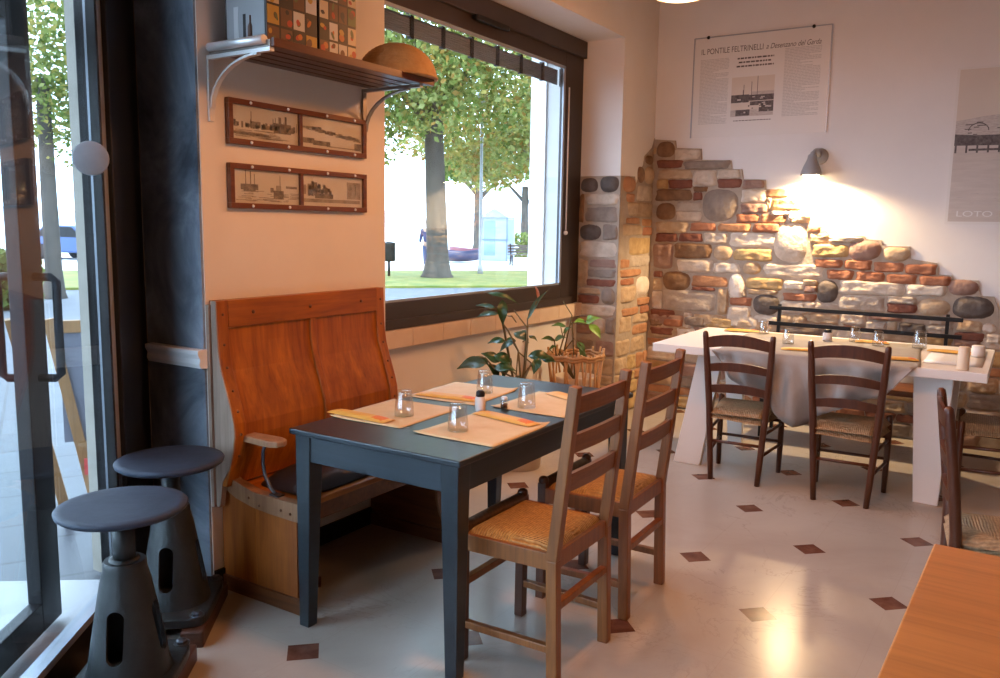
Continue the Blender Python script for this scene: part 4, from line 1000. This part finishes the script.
def stems(b, lst, root, d, r0=.008):
    for pts in lst:
        q = [Vector(root)]+[P5(x, y, d+.03*math.sin(i+x)) for i, (x, y) in enumerate(pts)]
        b.tube(q, [r0*(1-.55*i/(len(q)-1)) for i in range(len(q))], 8)
stems(b, [[(400,560),(385,400),(330,290),(295,240),(285,150)], [(410,560),(430,430),(437,300),(438,220),(490,120)], [(420,560),(460,470),(390,410),(350,345)], [(400,570),(372,560),(385,400)], [(400,570),(250,500),(200,440),(130,440)], [(405,570),(440,500),(520,440)], [(400,570),(360,520),(290,490)], [(437,270),(360,170)], [(440,330),(410,350)], [(285,160),(230,165),(200,150)], [(290,200),(350,205),(375,240)]], c0, DP)
b.build('stem', M['stem'], pp, world=True)
b = B()
for x0, y0, x1, y1, w, mi, dd in ((210,72,395,118,.020,0,0), (262,165,150,132,.022,1,.02), (270,190,155,196,.024,1,-.02), (296,112,298,255,.032,0,0), (312,345,212,347,.030,0,.03), (372,345,300,350,.03,0,.05), (360,300,450,345,.034,1,0), (365,340,275,398,.026,1,.02), (395,290,445,330,.03,1,.03),
                               (205,470,38,484,.055,1,0), (275,465,182,405,.040,0,.03), (250,425,352,470,.045,0,.02), (250,495,372,500,.040,0,-.02), (215,475,125,428,.028,0,.04), (275,540,215,470,.034,0,.02), (440,430,585,436,.045,0,.02), (505,440,470,528,.030,0,-.02), (520,450,600,455,.032,0,.03), (445,315,495,340,.014,0,0), (360,555,420,560,.020,0,0), (345,440,290,560,.03,0,.05)):
    leaf(b, P5(x0, y0, DP+dd), P5(x1, y1, DP+dd*1.5-.02), w, mi)
leaf(b, P5(440,225,DP), P5(552,55,DP), .016, 1, .02, 1.2); b.build('foliage', [M['leaf'], M['leaf_blue']], pp, world=True)
b = B(); leaf(b, P5(500,112,DP), P5(480,32,DP), .010, 0, 0, 1.5); b.build('flower_bud', M['bud'], pp, world=True)
# second plant in a cane basket by the stone pier
QB = Vector((-2.74, 5.40, 0)); DQ = (QB+Vector((0,0,.6))-EYEP).dot(CF)
q2 = thing('basket_plant', 'small bright-leaved plant in a cane-stick basket at the foot of the stone pier', 'plant', QB)
b = B(); rr = random.Random(9)
for k in range(30):
    a = 2*PI*k/30+rr.uniform(-.08, .08); a2 = a+rr.choice((-.5, .5, .25, -.3)); b.tube([(.15*math.cos(a), .15*math.sin(a), .0), (.205*math.cos(a2), .205*math.sin(a2), .60+rr.uniform(-.02, .03))], .008, 6)
b.build('cane_sticks', M['bamboo'], q2)
for z, r in ((.575, .205), (.555, .20), (.12, .165)):
    B().tube([(r*math.cos(2*PI*i/30), r*math.sin(2*PI*i/30), z+.008*math.sin(i*2)) for i in range(30)], .013, 8, closed=True).build('hoop', M['bamboo'], q2)
B().lathe([(.11, .02), (.15, .40), (.155, .42), (.145, .42), (.14, .39), (.0001, .385)], (0,0,0), 28).build('inner_pot', M['tile_sill'], q2)
b = B()
for pts in ([(600,420),(590,345),(570,320)], [(615,420),(650,300),(690,240),(770,232)], [(620,400),(640,330),(625,260)], [(630,420),(700,330),(740,370)], [(640,420),(690,200),(640,120)], [(600,430),(560,390)], [(690,245),(780,250)]):
    q = [QB+Vector((0,0,.38))]+[P5(x, y, DQ+.02*math.sin(x)) for x, y in pts]; b.tube(q, [.007*(1-.5*i/(len(q)-1)) for i in range(len(q))], 7)
b.build('stem', M['stem'], q2, world=True)
b = B()
for x0, y0, x1, y1, w, mi in ((765,235,700,232,.026,0), (765,245,848,205,.030,0), (785,250,858,325,.036,0), (655,262,578,250,.024,1), (592,340,520,325,.026,1), (590,340,650,318,.030,1), (720,350,765,410,.026,1), (735,380,765,470,.022,1), (640,300,680,262,.02,1), (560,390,600,372,.02,1), (770,228,800,195,.015,0)):
    leaf(b, P5(x0, y0, DQ), P5(x1, y1, DQ-.03), w, mi)
b.build('foliage', [M['leaf_bright'], plain('mid_leaf', (.05,.13,.03), .4, c2=(.09,.19,.05))], q2, world=True)
# ================================================================== outside
GZ = -.12
M['paving'] = plain('grey_street_paving', (.24,.27,.31), .45, c2=(.31,.34,.38), scale=2.5)
def paving():
    m, nt, bs, out = nmat('stone_paving'); t = nt.nodes.new('ShaderNodeTexCoord'); mp = nt.nodes.new('ShaderNodeMapping'); mp.inputs['Rotation'].default_value = (0,0,.5)
    nt.links.new(t.outputs['Object'], mp.inputs[0]); br = N(nt, 'ShaderNodeTexBrick', Scale=1.0); br.inputs['Mortar Size'].default_value = .012; br.inputs['Brick Width'].default_value = .55; br.inputs['Row Height'].default_value = .32
    br.inputs['Color1'].default_value = (.05,.055,.066,1); br.inputs['Color2'].default_value = (.07,.076,.088,1); br.inputs['Mortar'].default_value = (.022,.024,.029,1)
    nt.links.new(mp.outputs[0], br.inputs['Vector']); nt.links.new(br.outputs[0], bs.inputs['Base Color']); bs.inputs['Roughness'].default_value = .4; return m
M['paving'] = paving()
M['asphalt'] = plain('asphalt', (.115,.12,.135), .8, c2=(.14,.145,.16), scale=3)
M['gravel'] = plain('pale_gravel_path', (.62,.60,.56), .9, c2=(.70,.68,.64), scale=3)
M['lawn'] = plain('autumn_lawn', (.11,.15,.018), .9, c2=(.27,.23,.045), scale=1.4, bmp=.4)
M['water'] = plain('pale_lake_water', (.62,.68,.70), .3)
CFH = Vector((CF.x, CF.y, 0)).normalized(); CRH = Vector((CFH.y, -CFH.x, 0))
WD = Vector((-.75, .66, 0)).normalized(); WR = Vector((WD.y, -WD.x, 0))       # away from the building through the window
def band(name, d0, d1, w, z, m, h=.1):
    b = B(); c = [WD*d0-WR*w, WD*d0+WR*w, WD*d1+WR*w, WD*d1-WR*w]; b.prism([(p.x, p.y) for p in c], 'z', z-h, z); return struct(b.build(name, m))
b = B(); b.prism([(-3.06,2.1),(-.80,-.95),(-.92,-1.2),(-.92,-14),(-22,-14),(-22,8),(-10,20),(2,20),(2,6.9),(-3.5,6.9),(-3.5,2.1)], 'z', GZ-.1, GZ)
struct(b.build('street', M['paving']))
band('road', 9.5, 21.2, 60, GZ+.005, M['asphalt'], .08)
band('lawn', 21.2, 28.5, 60, GZ+.06, M['lawn'], .1)
band('path', 28.5, 47, 70, GZ+.03, M['gravel'])
band('lake', 47, 900, 700, GZ-.3, M['water'])
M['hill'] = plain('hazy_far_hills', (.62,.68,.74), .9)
b = B(); rows = []
for j in range(2):
    rows.append([WD*870+WR*(-700+40*i)+Vector((0,0,-1 if j == 0 else 9+5*math.sin(i*.7)+3*math.sin(i*1.9))) for i in range(36)])
b.grid(rows); b.grid([[p+WD*60 for p in r] for r in rows]); struct(b.build('hills', M['hill']))
M['bark'] = plain('grey_brown_bark', (.05,.04,.031), .9, c2=(.10,.08,.062), scale=3, stretch=(1,1,.4), bmp=.8, bscale=7)
LV = [plain('leaf_'+n, c, .6, c2=c2, scale=4) for n, c, c2 in (('green', (.17,.22,.045), (.22,.26,.06)), ('deep', (.09,.15,.018), (.12,.18,.025)), ('yellow', (.38,.32,.07), (.42,.35,.09)), ('pale', (.29,.31,.09), (.33,.35,.11)), ('rust', (.32,.18,.03), (.34,.20,.04)))]
for m in LV:
    bs = m.node_tree.nodes['Principled BSDF']; nt = m.node_tree; tr_ = N(nt, 'ShaderNodeBsdfTranslucent'); mx = nt.nodes.new('ShaderNodeMixShader'); mx.inputs[0].default_value = .55
    cs = bs.inputs['Base Color'].links[0].from_socket; nt.links.new(cs, tr_.inputs[0]); nt.links.new(bs.outputs[0], mx.inputs[1]); nt.links.new(tr_.outputs[0], mx.inputs[2]); nt.links.new(mx.outputs[0], nt.nodes['Material Output'].inputs[0])
def tree(name, label, base, h0, r0, limbs, blobs, n, size, seed, mix_=(0,0,1,3,3,2), cat='tree', group=None, lean=0):
    rr = random.Random(seed); t = thing(name, label, cat, base, 0, group)
    b = B(); b.tube([(0,0,-.1), (0,0,.12), (.02,0,.6), (lean*.4,0,h0*.5), (lean,0,h0)], [r0*1.75, r0*1.35, r0*1.02, r0*.92, r0*.8], 18)
    for a, l, z, u in limbs:
        e = Vector((lean+math.cos(a)*l, math.sin(a)*l, z+u)); s = Vector((lean*(z/h0), 0, z)); mdl = s*.5+e*.5+Vector((0,0,.12*l)); b.tube([s, mdl, e], [r0*.5, r0*.32, r0*.12], 9)
    b.build('trunk', M['bark'], t)
    b = B(); vs = []; fs = []; ms = []; tot = sum(x[3]**2.2 for x in blobs)
    for cx, cy, cz, r, fl in blobs:
        for k in range(int(n*r**2.2/tot)):
            d = Vector((rr.gauss(0,1), rr.gauss(0,1), rr.gauss(0,1))).normalized(); q = r*(rr.random()**.42); c = Vector((cx, cy, cz))+Vector((d.x*q, d.y*q, d.z*q*fl))
            u = Vector((rr.gauss(0,1), rr.gauss(0,1), rr.gauss(0,1)*.6-.3)).normalized(); w = u.orthogonal().normalized(); w = (w*math.cos(rr.random()*6)+u.cross(w)*math.sin(rr.random()*6)).normalized(); s = size*rr.uniform(.6, 1.3); o = len(vs)
            vs += [c-u*s*.5, c-u*s*.05+w*s*.36, c+u*s*.55, c-u*s*.05-w*s*.36]; fs.append((o, o+1, o+2, o+3)); ms.append(rr.choice(mix_))
    b.v = [tuple(v) for v in vs]; b.f = fs; b.m = ms; b.s = [False]*len(fs)
    b.build('foliage', LV, t, fix=False); return t
TB = atz(437, 279, GZ); TB.z = GZ+.06
tw = [(0, 0, 8.2, 3.6, .8), (-2.6, -1.8, 6.6, 2.6, .7), (2.6, 2.2, 6.6, 2.7, .7), (4.6, 3.4, 5.6, 2.3, .7), (-1.2, -.6, 5.2, 1.7, .7), (2.0, 1.6, 4.6, 1.6, .6), (-2.6, -2.0, 4.6, 1.8, .7), (3.8, 3.2, 4.2, 1.6, .55), (.5, -1.2, 10.5, 3.0, .8), (-1.0, 1.5, 6.4, 2.2, .8), (-3.8, -3.0, 5.6, 1.8, .7), (1.2, 0.4, 6.0, 1.8, .7)]
tree('plane_tree', 'large leafy tree with a thick grey trunk outside the window', TB, 5.6, .33, [(.8, 2.6, 4.9, 2.4), (2.6, 2.5, 4.6, 2.8), (-1.2, 2.6, 4.6, 2.6), (4.0, 3.0, 4.5, 2.2)], tw+[(-1.8,-1.6,3.9,1.4,.6),(1.0,-1.5,4.9,1.5,.7),(.6,-1.6,7,2.4,.8),(2.4,1.2,3.7,1.3,.5),(1.4,-1.7,6.0,1.8,.7),(-.6,-2.2,4.6,1.3,.6),(3.0,.6,4.6,1.6,.6)], 27000, .18, 3, (0,0,1,3,3,2,0,1,3,4), 'tree', None, -.2)
for u, v, D, nm, lb, sd, bl, nn in ((549, 262, 33, 'plane_tree', 'yellowing tree seen at the window edge beside the white jamb', 8, [(0,0,6.4,3.0,.7), (-3.2,-2.4,5.4,2.4,.6), (-2,-1.4,3.9,1.6,.6), (2,1,5,2.4,.8)], 14000),
                                  (524, 250, 62, 'plane_tree', 'dark tree standing behind the pale kiosk', 9, [(0,0,7.0,3.2,.7), (-3.0,-2,6.0,2.4,.6), (3,2,6.2,3,.7)], 4500),
                                  (478, 251, 50, 'plane_tree', 'distant small tree left of the kiosk behind the lamp post', 10, [(0,0,5.6,2.0,.7), (-1.4,-1.0,5.0,1.5,.6)], 1800)):
    p = atd(u, v, D); p.z = GZ; tree(nm, lb, p, 4.6, .26 if D < 40 else .3, [(.6, 2.5, 3.2, 2), (3.6, 2.5, 3.4, 2)], bl, nn, .34 if D > 40 else .2, sd, (3,2,2,0,3,4) if D < 40 else (1,1,0,3), 'tree', 'trees beyond the window')
p = atd(52, 250, 17); p.z = GZ
tree('street_tree', 'leafy tree beyond the open glass door', p, 4.4, .16, [], [(0,0,5.2,1.9,.8), (.9,.6,6.4,2.0,.8), (-1.6,-1.2,5.2,1.6,.7), (.5,.4,3.6,1.1,.9), (.2,.2,4.2,1.4,.8)], 9000, .13, 14, (0,0,1,3,2))
p = atd(545, 259, 44); p.z = GZ
b = B(); rr = random.Random(2)
for k in range(1500):
    c = Vector((rr.uniform(-2.5, 2.5), rr.uniform(-.6, .6), rr.uniform(0, 1.3))); u = Vector((rr.gauss(0,1), rr.gauss(0,1), rr.gauss(0,1))).normalized(); w = u.orthogonal().normalized(); s = .2
    b.add([c-u*s*.5, c+w*s*.4, c+u*s*.5, c-w*s*.4], [(0,1,2,3)], rr.choice((0,1,0,3)))
o = b.build('clipped_hedge', LV, fix=False); o.location = p; o.rotation_euler = (0,0,.5); tag(o, 'low green hedge behind the park bench outside', 'hedge')
p = atd(8, 322, 15); p.z = GZ
b = B()
for k in range(1400):
    c = Vector((rr.uniform(-.45, .45), rr.uniform(-.45, .45), rr.uniform(0, 1.05))); u = Vector((rr.gauss(0,1), rr.gauss(0,1), rr.gauss(0,1))).normalized(); w = u.orthogonal().normalized(); s = .16
    b.add([c-u*s*.5, c+w*s*.4, c+u*s*.5, c-w*s*.4], [(0,1,2,3)], rr.choice((1,1,0)))
o = b.build('green_shrub', LV, fix=False); o.location = p; tag(o, 'dark green shrub seen through the glass door', 'shrub')
# kiosk
p = atd(498, 262, 39); p.z = GZ+.03; kz = math.atan2(-CF.x, CF.y)*1-.35
k = thing('kiosk', 'small pale blue and white kiosk with a ridged roof outside', 'kiosk', p, kz)
M['kblue'] = plain('kiosk_blue', (.16,.22,.36), .5); M['kwhite'] = plain('kiosk_white', (.36,.40,.44), .5); M['kpane'] = plain('kiosk_glazing', (.22,.32,.36), .2)
B().box(-.62, .62, -.55, .55, 0, 2.0).build('walls', M['kwhite'], k, bevel=.02)
B().prism([(-.72, 2.0), (.72, 2.0), (.0, 2.42)], 'y', -.65, .65).build('roof', M['kwhite'], k)
B().box(-.50, .05, -.56, -.55, .25, 1.85).build('glazing', M['kpane'], k); B().box(.622, .63, -.4, .4, .1, 1.9).box(-.66, -.60, -.58, -.52, 0, 2).box(.60, .66, -.58, -.52, 0, 2).box(-.66, .66, -.58, -.54, .95, 1.0).build('corner_posts', M['kblue'], k)
# lamp post, bin, park bench
p = atd(480, 278, 27.5); p.z = GZ+.06
t = thing('lamp_post', 'thin grey lamp post on the lawn outside', 'lamp post', p); B().lathe([(.09, 0), (.09, .25), (.055, .3), (.045, 5.5), (.0001, 5.5)], n=12).build('post', M['lamp_grey'], t); B().lathe([(.05, 5.5), (.2, 5.6), (.18, 5.75), (.0001, 5.85)], n=14).build('lantern', M['kwhite'], t)
p = atd(389, 281, 25.5); p.z = GZ+.06
t = thing('litter_bin', 'dark litter bin on a post at the left window edge outside', 'bin', p); B().lathe([(.04, 0), (.04, .5)], n=10).build('post', M['black'], t); B().lathe([(.17, .45), (.2, .5), (.2, 1.0), (.21, 1.02), (.0001, 1.06)], n=18).build('drum', M['iron'], t)
p = atd(523, 269, 34.5); p.z = GZ+.03
t = thing('park_bench', 'slatted park bench beside the kiosk outside', 'bench', p, kz+.5); M['bslat'] = plain('bench_slat', (.16,.12,.10), .6)
b = B()
for i in range(4): b.box(-.62, .62, -.25+.11*i, -.16+.11*i, .43, .46)
b.build('seat', M['bslat'], t); b = B()
for i in range(3): b.bar((-.62, .23+.04*i, .56+.12*i), (.62, .23+.04*i, .56+.12*i), .03, .09, side=(0,1,0))
b.build('backrest', M['bslat'], t)
for x in (-.5, .5): B().bar((x, -.24, 0), (x, -.18, .44), .05, .05).bar((x, .34, 0), (x, .12, .44), .05, .05).bar((x, .15, .44), (x, .34, .88), .05, .05).build('leg', M['black'], t)
# person behind the trunk
p = atd(427.5, 275, 31.5); p.z = GZ+.03
def skinned(name, nodes, edges, mat, parent):
    me = bpy.data.meshes.new(name); me.from_pydata([n[:3] for n in nodes], edges, []); o = bpy.data.objects.new(name, me); COL.objects.link(o); o.parent = parent; me.materials.append(mat)
    md = o.modifiers.new('skin', 'SKIN'); md.use_smooth_shade = True; sv = me.skin_vertices[0].data
    for i, n in enumerate(nodes): sv[i].radius = (n[3], n[4] if len(n) > 4 else n[3]); sv[i].use_root = (i == 0)
    s = o.modifiers.new('sub', 'SUBSURF'); s.levels = 1; s.render_levels = 2; return o
M['navy_cloth'] = plain('navy_clothing', (.035,.045,.11), .85); M['skin'] = plain('skin', (.45,.26,.18), .6); M['hair'] = plain('dark_hair', (.03,.02,.015), .7); M['trouser'] = plain('blue_trousers', (.06,.08,.15), .85)
pe = thing('person', 'person in dark blue clothes, half hidden behind the tree trunk', 'person', p, .3)
skinned('body', [(0,0,.92,.16,.11),(0,0,1.15,.15,.10),(0,.01,1.38,.17,.11),(0,.01,1.50,.055),(0,-.01,1.63,.085,.10),(0,-.01,1.74,.07,.08),(.20,.01,1.42,.06),(.27,.02,1.15,.045),(.29,-.08,.92,.035),(.29,-.11,.84,.03),(-.20,.01,1.42,.06),(-.27,.02,1.15,.045),(-.29,-.06,.92,.035),(-.29,-.09,.84,.03),(.10,0,.82,.09),(.12,-.03,.48,.065),(.12,.02,.09,.045),(.12,-.12,.04,.04),(-.10,0,.82,.09),(-.12,.03,.48,.065),(-.12,.10,.09,.045),(-.12,-.03,.04,.04)],
        [(0,1),(1,2),(2,3),(3,4),(4,5),(2,6),(6,7),(7,8),(8,9),(2,10),(10,11),(11,12),(12,13),(0,14),(14,15),(15,16),(16,17),(0,18),(18,19),(19,20),(20,21)], M['skin'], pe)
skinned('jacket', [(0,0,.90,.20,.15),(0,0,1.15,.18,.135),(0,.01,1.40,.20,.14),(0,.01,1.49,.08),(.21,.01,1.42,.08),(.275,.02,1.15,.065),(.29,-.07,.94,.055),(-.21,.01,1.42,.08),(-.275,.02,1.15,.065),(-.29,-.05,.94,.055)], [(0,1),(1,2),(2,3),(2,4),(4,5),(5,6),(2,7),(7,8),(8,9)], M['navy_cloth'], pe)
skinned('trousers', [(0,0,.92,.18,.13),(.10,0,.80,.11),(.12,-.03,.48,.085),(.12,.02,.10,.075),(-.10,0,.80,.11),(-.12,.03,.48,.085),(-.12,.10,.10,.075)], [(0,1),(1,2),(2,3),(0,4),(4,5),(5,6)], M['trouser'], pe)
B().ball((0, .015, 1.70), .108, 14, 0, (.95, 1, .95)).build('hair', M['hair'], pe)
# boats drawn up by the lake, one car beyond the door
def boat(label, u, v, D, rz, col):
    p = atd(u, v, D); p.z = GZ+.03; t = thing('rowing_boat', label, 'boat', p, rz, 'small boats by the lake')
    b = B(); rows = []
    for i in range(13):
        s = -1+i/6; w = .52*(1-abs(s)**2.4)+.02; rows.append([(1.15*s, w*c, .42*(1-math.sqrt(max(0, 1-c*c)))+.06+.12*s*s) for c in (-1, -.9, -.6, -.25, 0, .25, .6, .9, 1)])
    b.grid(rows); b.build('hull', col, t, solid=.05)
    b = B()
    for x in (-.5, .15): b.box(x, x+.18, -.44, .44, .34, .37)
    b.build('thwart', M['bslat'], t)
def car(label, u, v, D, rz, col):
    p = atd(u, v, D); p.z = GZ+.03; t = thing('parked_car', label, 'car', p, rz)
    B().prism([(-2.0,.28),(2.0,.28),(2.05,.62),(1.9,.78),(1.05,.88),(.45,1.36),(-1.1,1.38),(-1.75,.92),(-2.05,.82)], 'y', -.82, .82).build('body', col, t, bevel=.08)
    B().prism([(.92,.90),(.42,1.30),(-1.02,1.32),(-1.5,.92)], 'y', -.835, .835).build('windows', M['black'], t)
    for x in (-1.25, 1.25):
        for y in (-.80, .80): B().lathe([(.0001,-.09),(.22,-.1),(.31,-.08),(.31,.08),(.22,.1),(.0001,.09)], (x, y, .31), 20, 0, ry).build('wheel', M['black'], t)
boat('blue-grey boat lying right of the tree trunk by the lake', 457, 266, 36.5, kz-.15, plain('boat_slate', (.05,.055,.12), .4))
boat('dark red boat lying between the trunk and the lamp post', 472, 262, 41, kz+.1, plain('boat_red', (.18,.03,.05), .4))
car('blue car beyond the open glass door', 84, 296, 34, .2, plain('car_blue', (.04,.08,.22), .3))
# wooden easel board outside the door
e0 = atz(92, 561, GZ); e0.z = GZ; e0 = aty(92, 555, 2.9); ez = Vector((e0.x, e0.y, GZ))
E0 = atd(80, 470, 4.1); ez = Vector((E0.x, E0.y, GZ)); er = math.atan2(-E0.x, E0.y)
t = thing('wooden_easel', 'light wooden easel board standing outside the door', 'easel', ez, er)
M['easel'] = wood('easel_pine', (.27,.14,.05), (.34,.19,.08), .5, 2); M['board'] = plain('grey_board', (.16,.17,.21), .6)
for x0, x1, y0, y1 in ((-.10, .10, 0, 0), (-.26, -.06, .35, .06)): B().bar((x1, y0, 0), (x0, y1, 1.15), .035, .05, side=(0,1,0)).build('leg', M['easel'], t, bevel=.003)
B().bar((.52, 0, 0), (.36, 0, 1.15), .035, .05, side=(0,1,0)).build('leg', M['easel'], t, bevel=.003)
B().box(-.08, .36, -.02, .02, 1.08, 1.14).box(0, .44, -.03, .02, .50, .54).build('cross_rail', M['easel'], t, bevel=.003); B().box(-.06, .38, .0, .015, .54, 1.08).build('board', M['board'], t)
B().box(.02, .42, -.05, -.035, .38, .46).build('red_card', plain('red_card', (.55,.06,.05), .5), t)

# ---- small pieces belong to the part they sit on (thing > part > sub-part)
def stem_of(o): return o.name.split('.')[0]
def mid(o):
    vs_ = o.data.vertices; n_ = max(1, len(vs_)); lo = Vector((min(v.co.x for v in vs_), min(v.co.y for v in vs_), min(v.co.z for v in vs_))); hi = Vector((max(v.co.x for v in vs_), max(v.co.y for v in vs_), max(v.co.z for v in vs_))); return lo, hi
SUBS = {'bolt': ('base_plate',), 'arm_bracket': ('armrest',), 'bulb': ('shade',), 'diffuser': ('shade',), 'pin': ('frame',), 'peg': ('back_stile', 'top_rail', 'curved_band'),
        'flower_bud': ('stem',), 'windows': ('body',), 'glazing': ('walls',), 'lantern': ('post',), 'rush_front_edge': ('rush_seat',), 'front_edging': ('side_panel',), 'collar': ('pedestal',), 'filling': ('jar',), 'end_bar': ('end_plate',)}
for root in [o for o in bpy.data.objects if o.type == 'EMPTY' and o.parent is None]:
    kids = [c for c in bpy.data.objects if c.parent == root]
    for c in kids:
        opts = [k for k in kids if stem_of(k) in SUBS.get(stem_of(c), ())]
        if not opts: continue
        lo, hi = mid(c); ctr = (lo+hi)/2
        def gap(k):
            a, b_ = mid(k); return sum(max(a[i]-ctr[i], 0, ctr[i]-b_[i]) for i in range(3))
        c.parent = min(opts, key=gap)

# ================================================================== light and camera
wd = bpy.data.worlds.new('overcast'); scene.world = wd; wd.use_nodes = True; bg = wd.node_tree.nodes['Background']
bg.inputs[0].default_value = (.62, .82, 1.08, 1); bg.inputs[1].default_value = SKY
def light(name, kind, loc, col, power, **kw):
    l = bpy.data.lights.new(name, kind); l.color = col; l.energy = power
    for k, v in kw.items(): setattr(l, k, v)
    o = bpy.data.objects.new(name, l); COL.objects.link(o); o.location = loc; return o
WARM = (1.0, .40, .14)
o = light('wall_lamp_light', 'SPOT', (LX, LY, LZ-.05), (1, .68, .37), P_WALL, spot_size=2.8, spot_blend=.4, shadow_soft_size=.03); o.rotation_euler = (.12, 0, 0)
o = light('pendant_light', 'POINT', (PC.x, PC.y, PC.z-.025), WARM, P_PEND, shadow_soft_size=.05)
for i, (x, y, z, p) in enumerate(LAMPS): light('ceiling_lamp_light', 'SPOT', (x, y, z), WARM, p, spot_size=3.0, spot_blend=.5, shadow_soft_size=.12)
cam = bpy.data.cameras.new('camera'); co = bpy.data.objects.new('camera', cam); COL.objects.link(co); scene.camera = co
cam.sensor_width = 36; cam.lens = FPX/1000*36; cam.clip_start = .05; cam.clip_end = 3000
rot = Matrix((CR, CU, -CF)).transposed(); co.matrix_world = Matrix.Translation(EYEP) @ rot.to_4x4()
vs = scene.view_settings; vs.view_transform = 'Standard'; vs.look = 'None'; vs.gamma = 1; vs.exposure = EXPO; vs.use_curve_mapping = False
scene.display_settings.display_device = 'sRGB'
scene.cycles.max_bounces = 10; scene.cycles.transparent_max_bounces = 24; scene.cycles.sample_clamp_indirect = 6; scene.cycles.caustics_reflective = False; scene.cycles.caustics_refractive = False
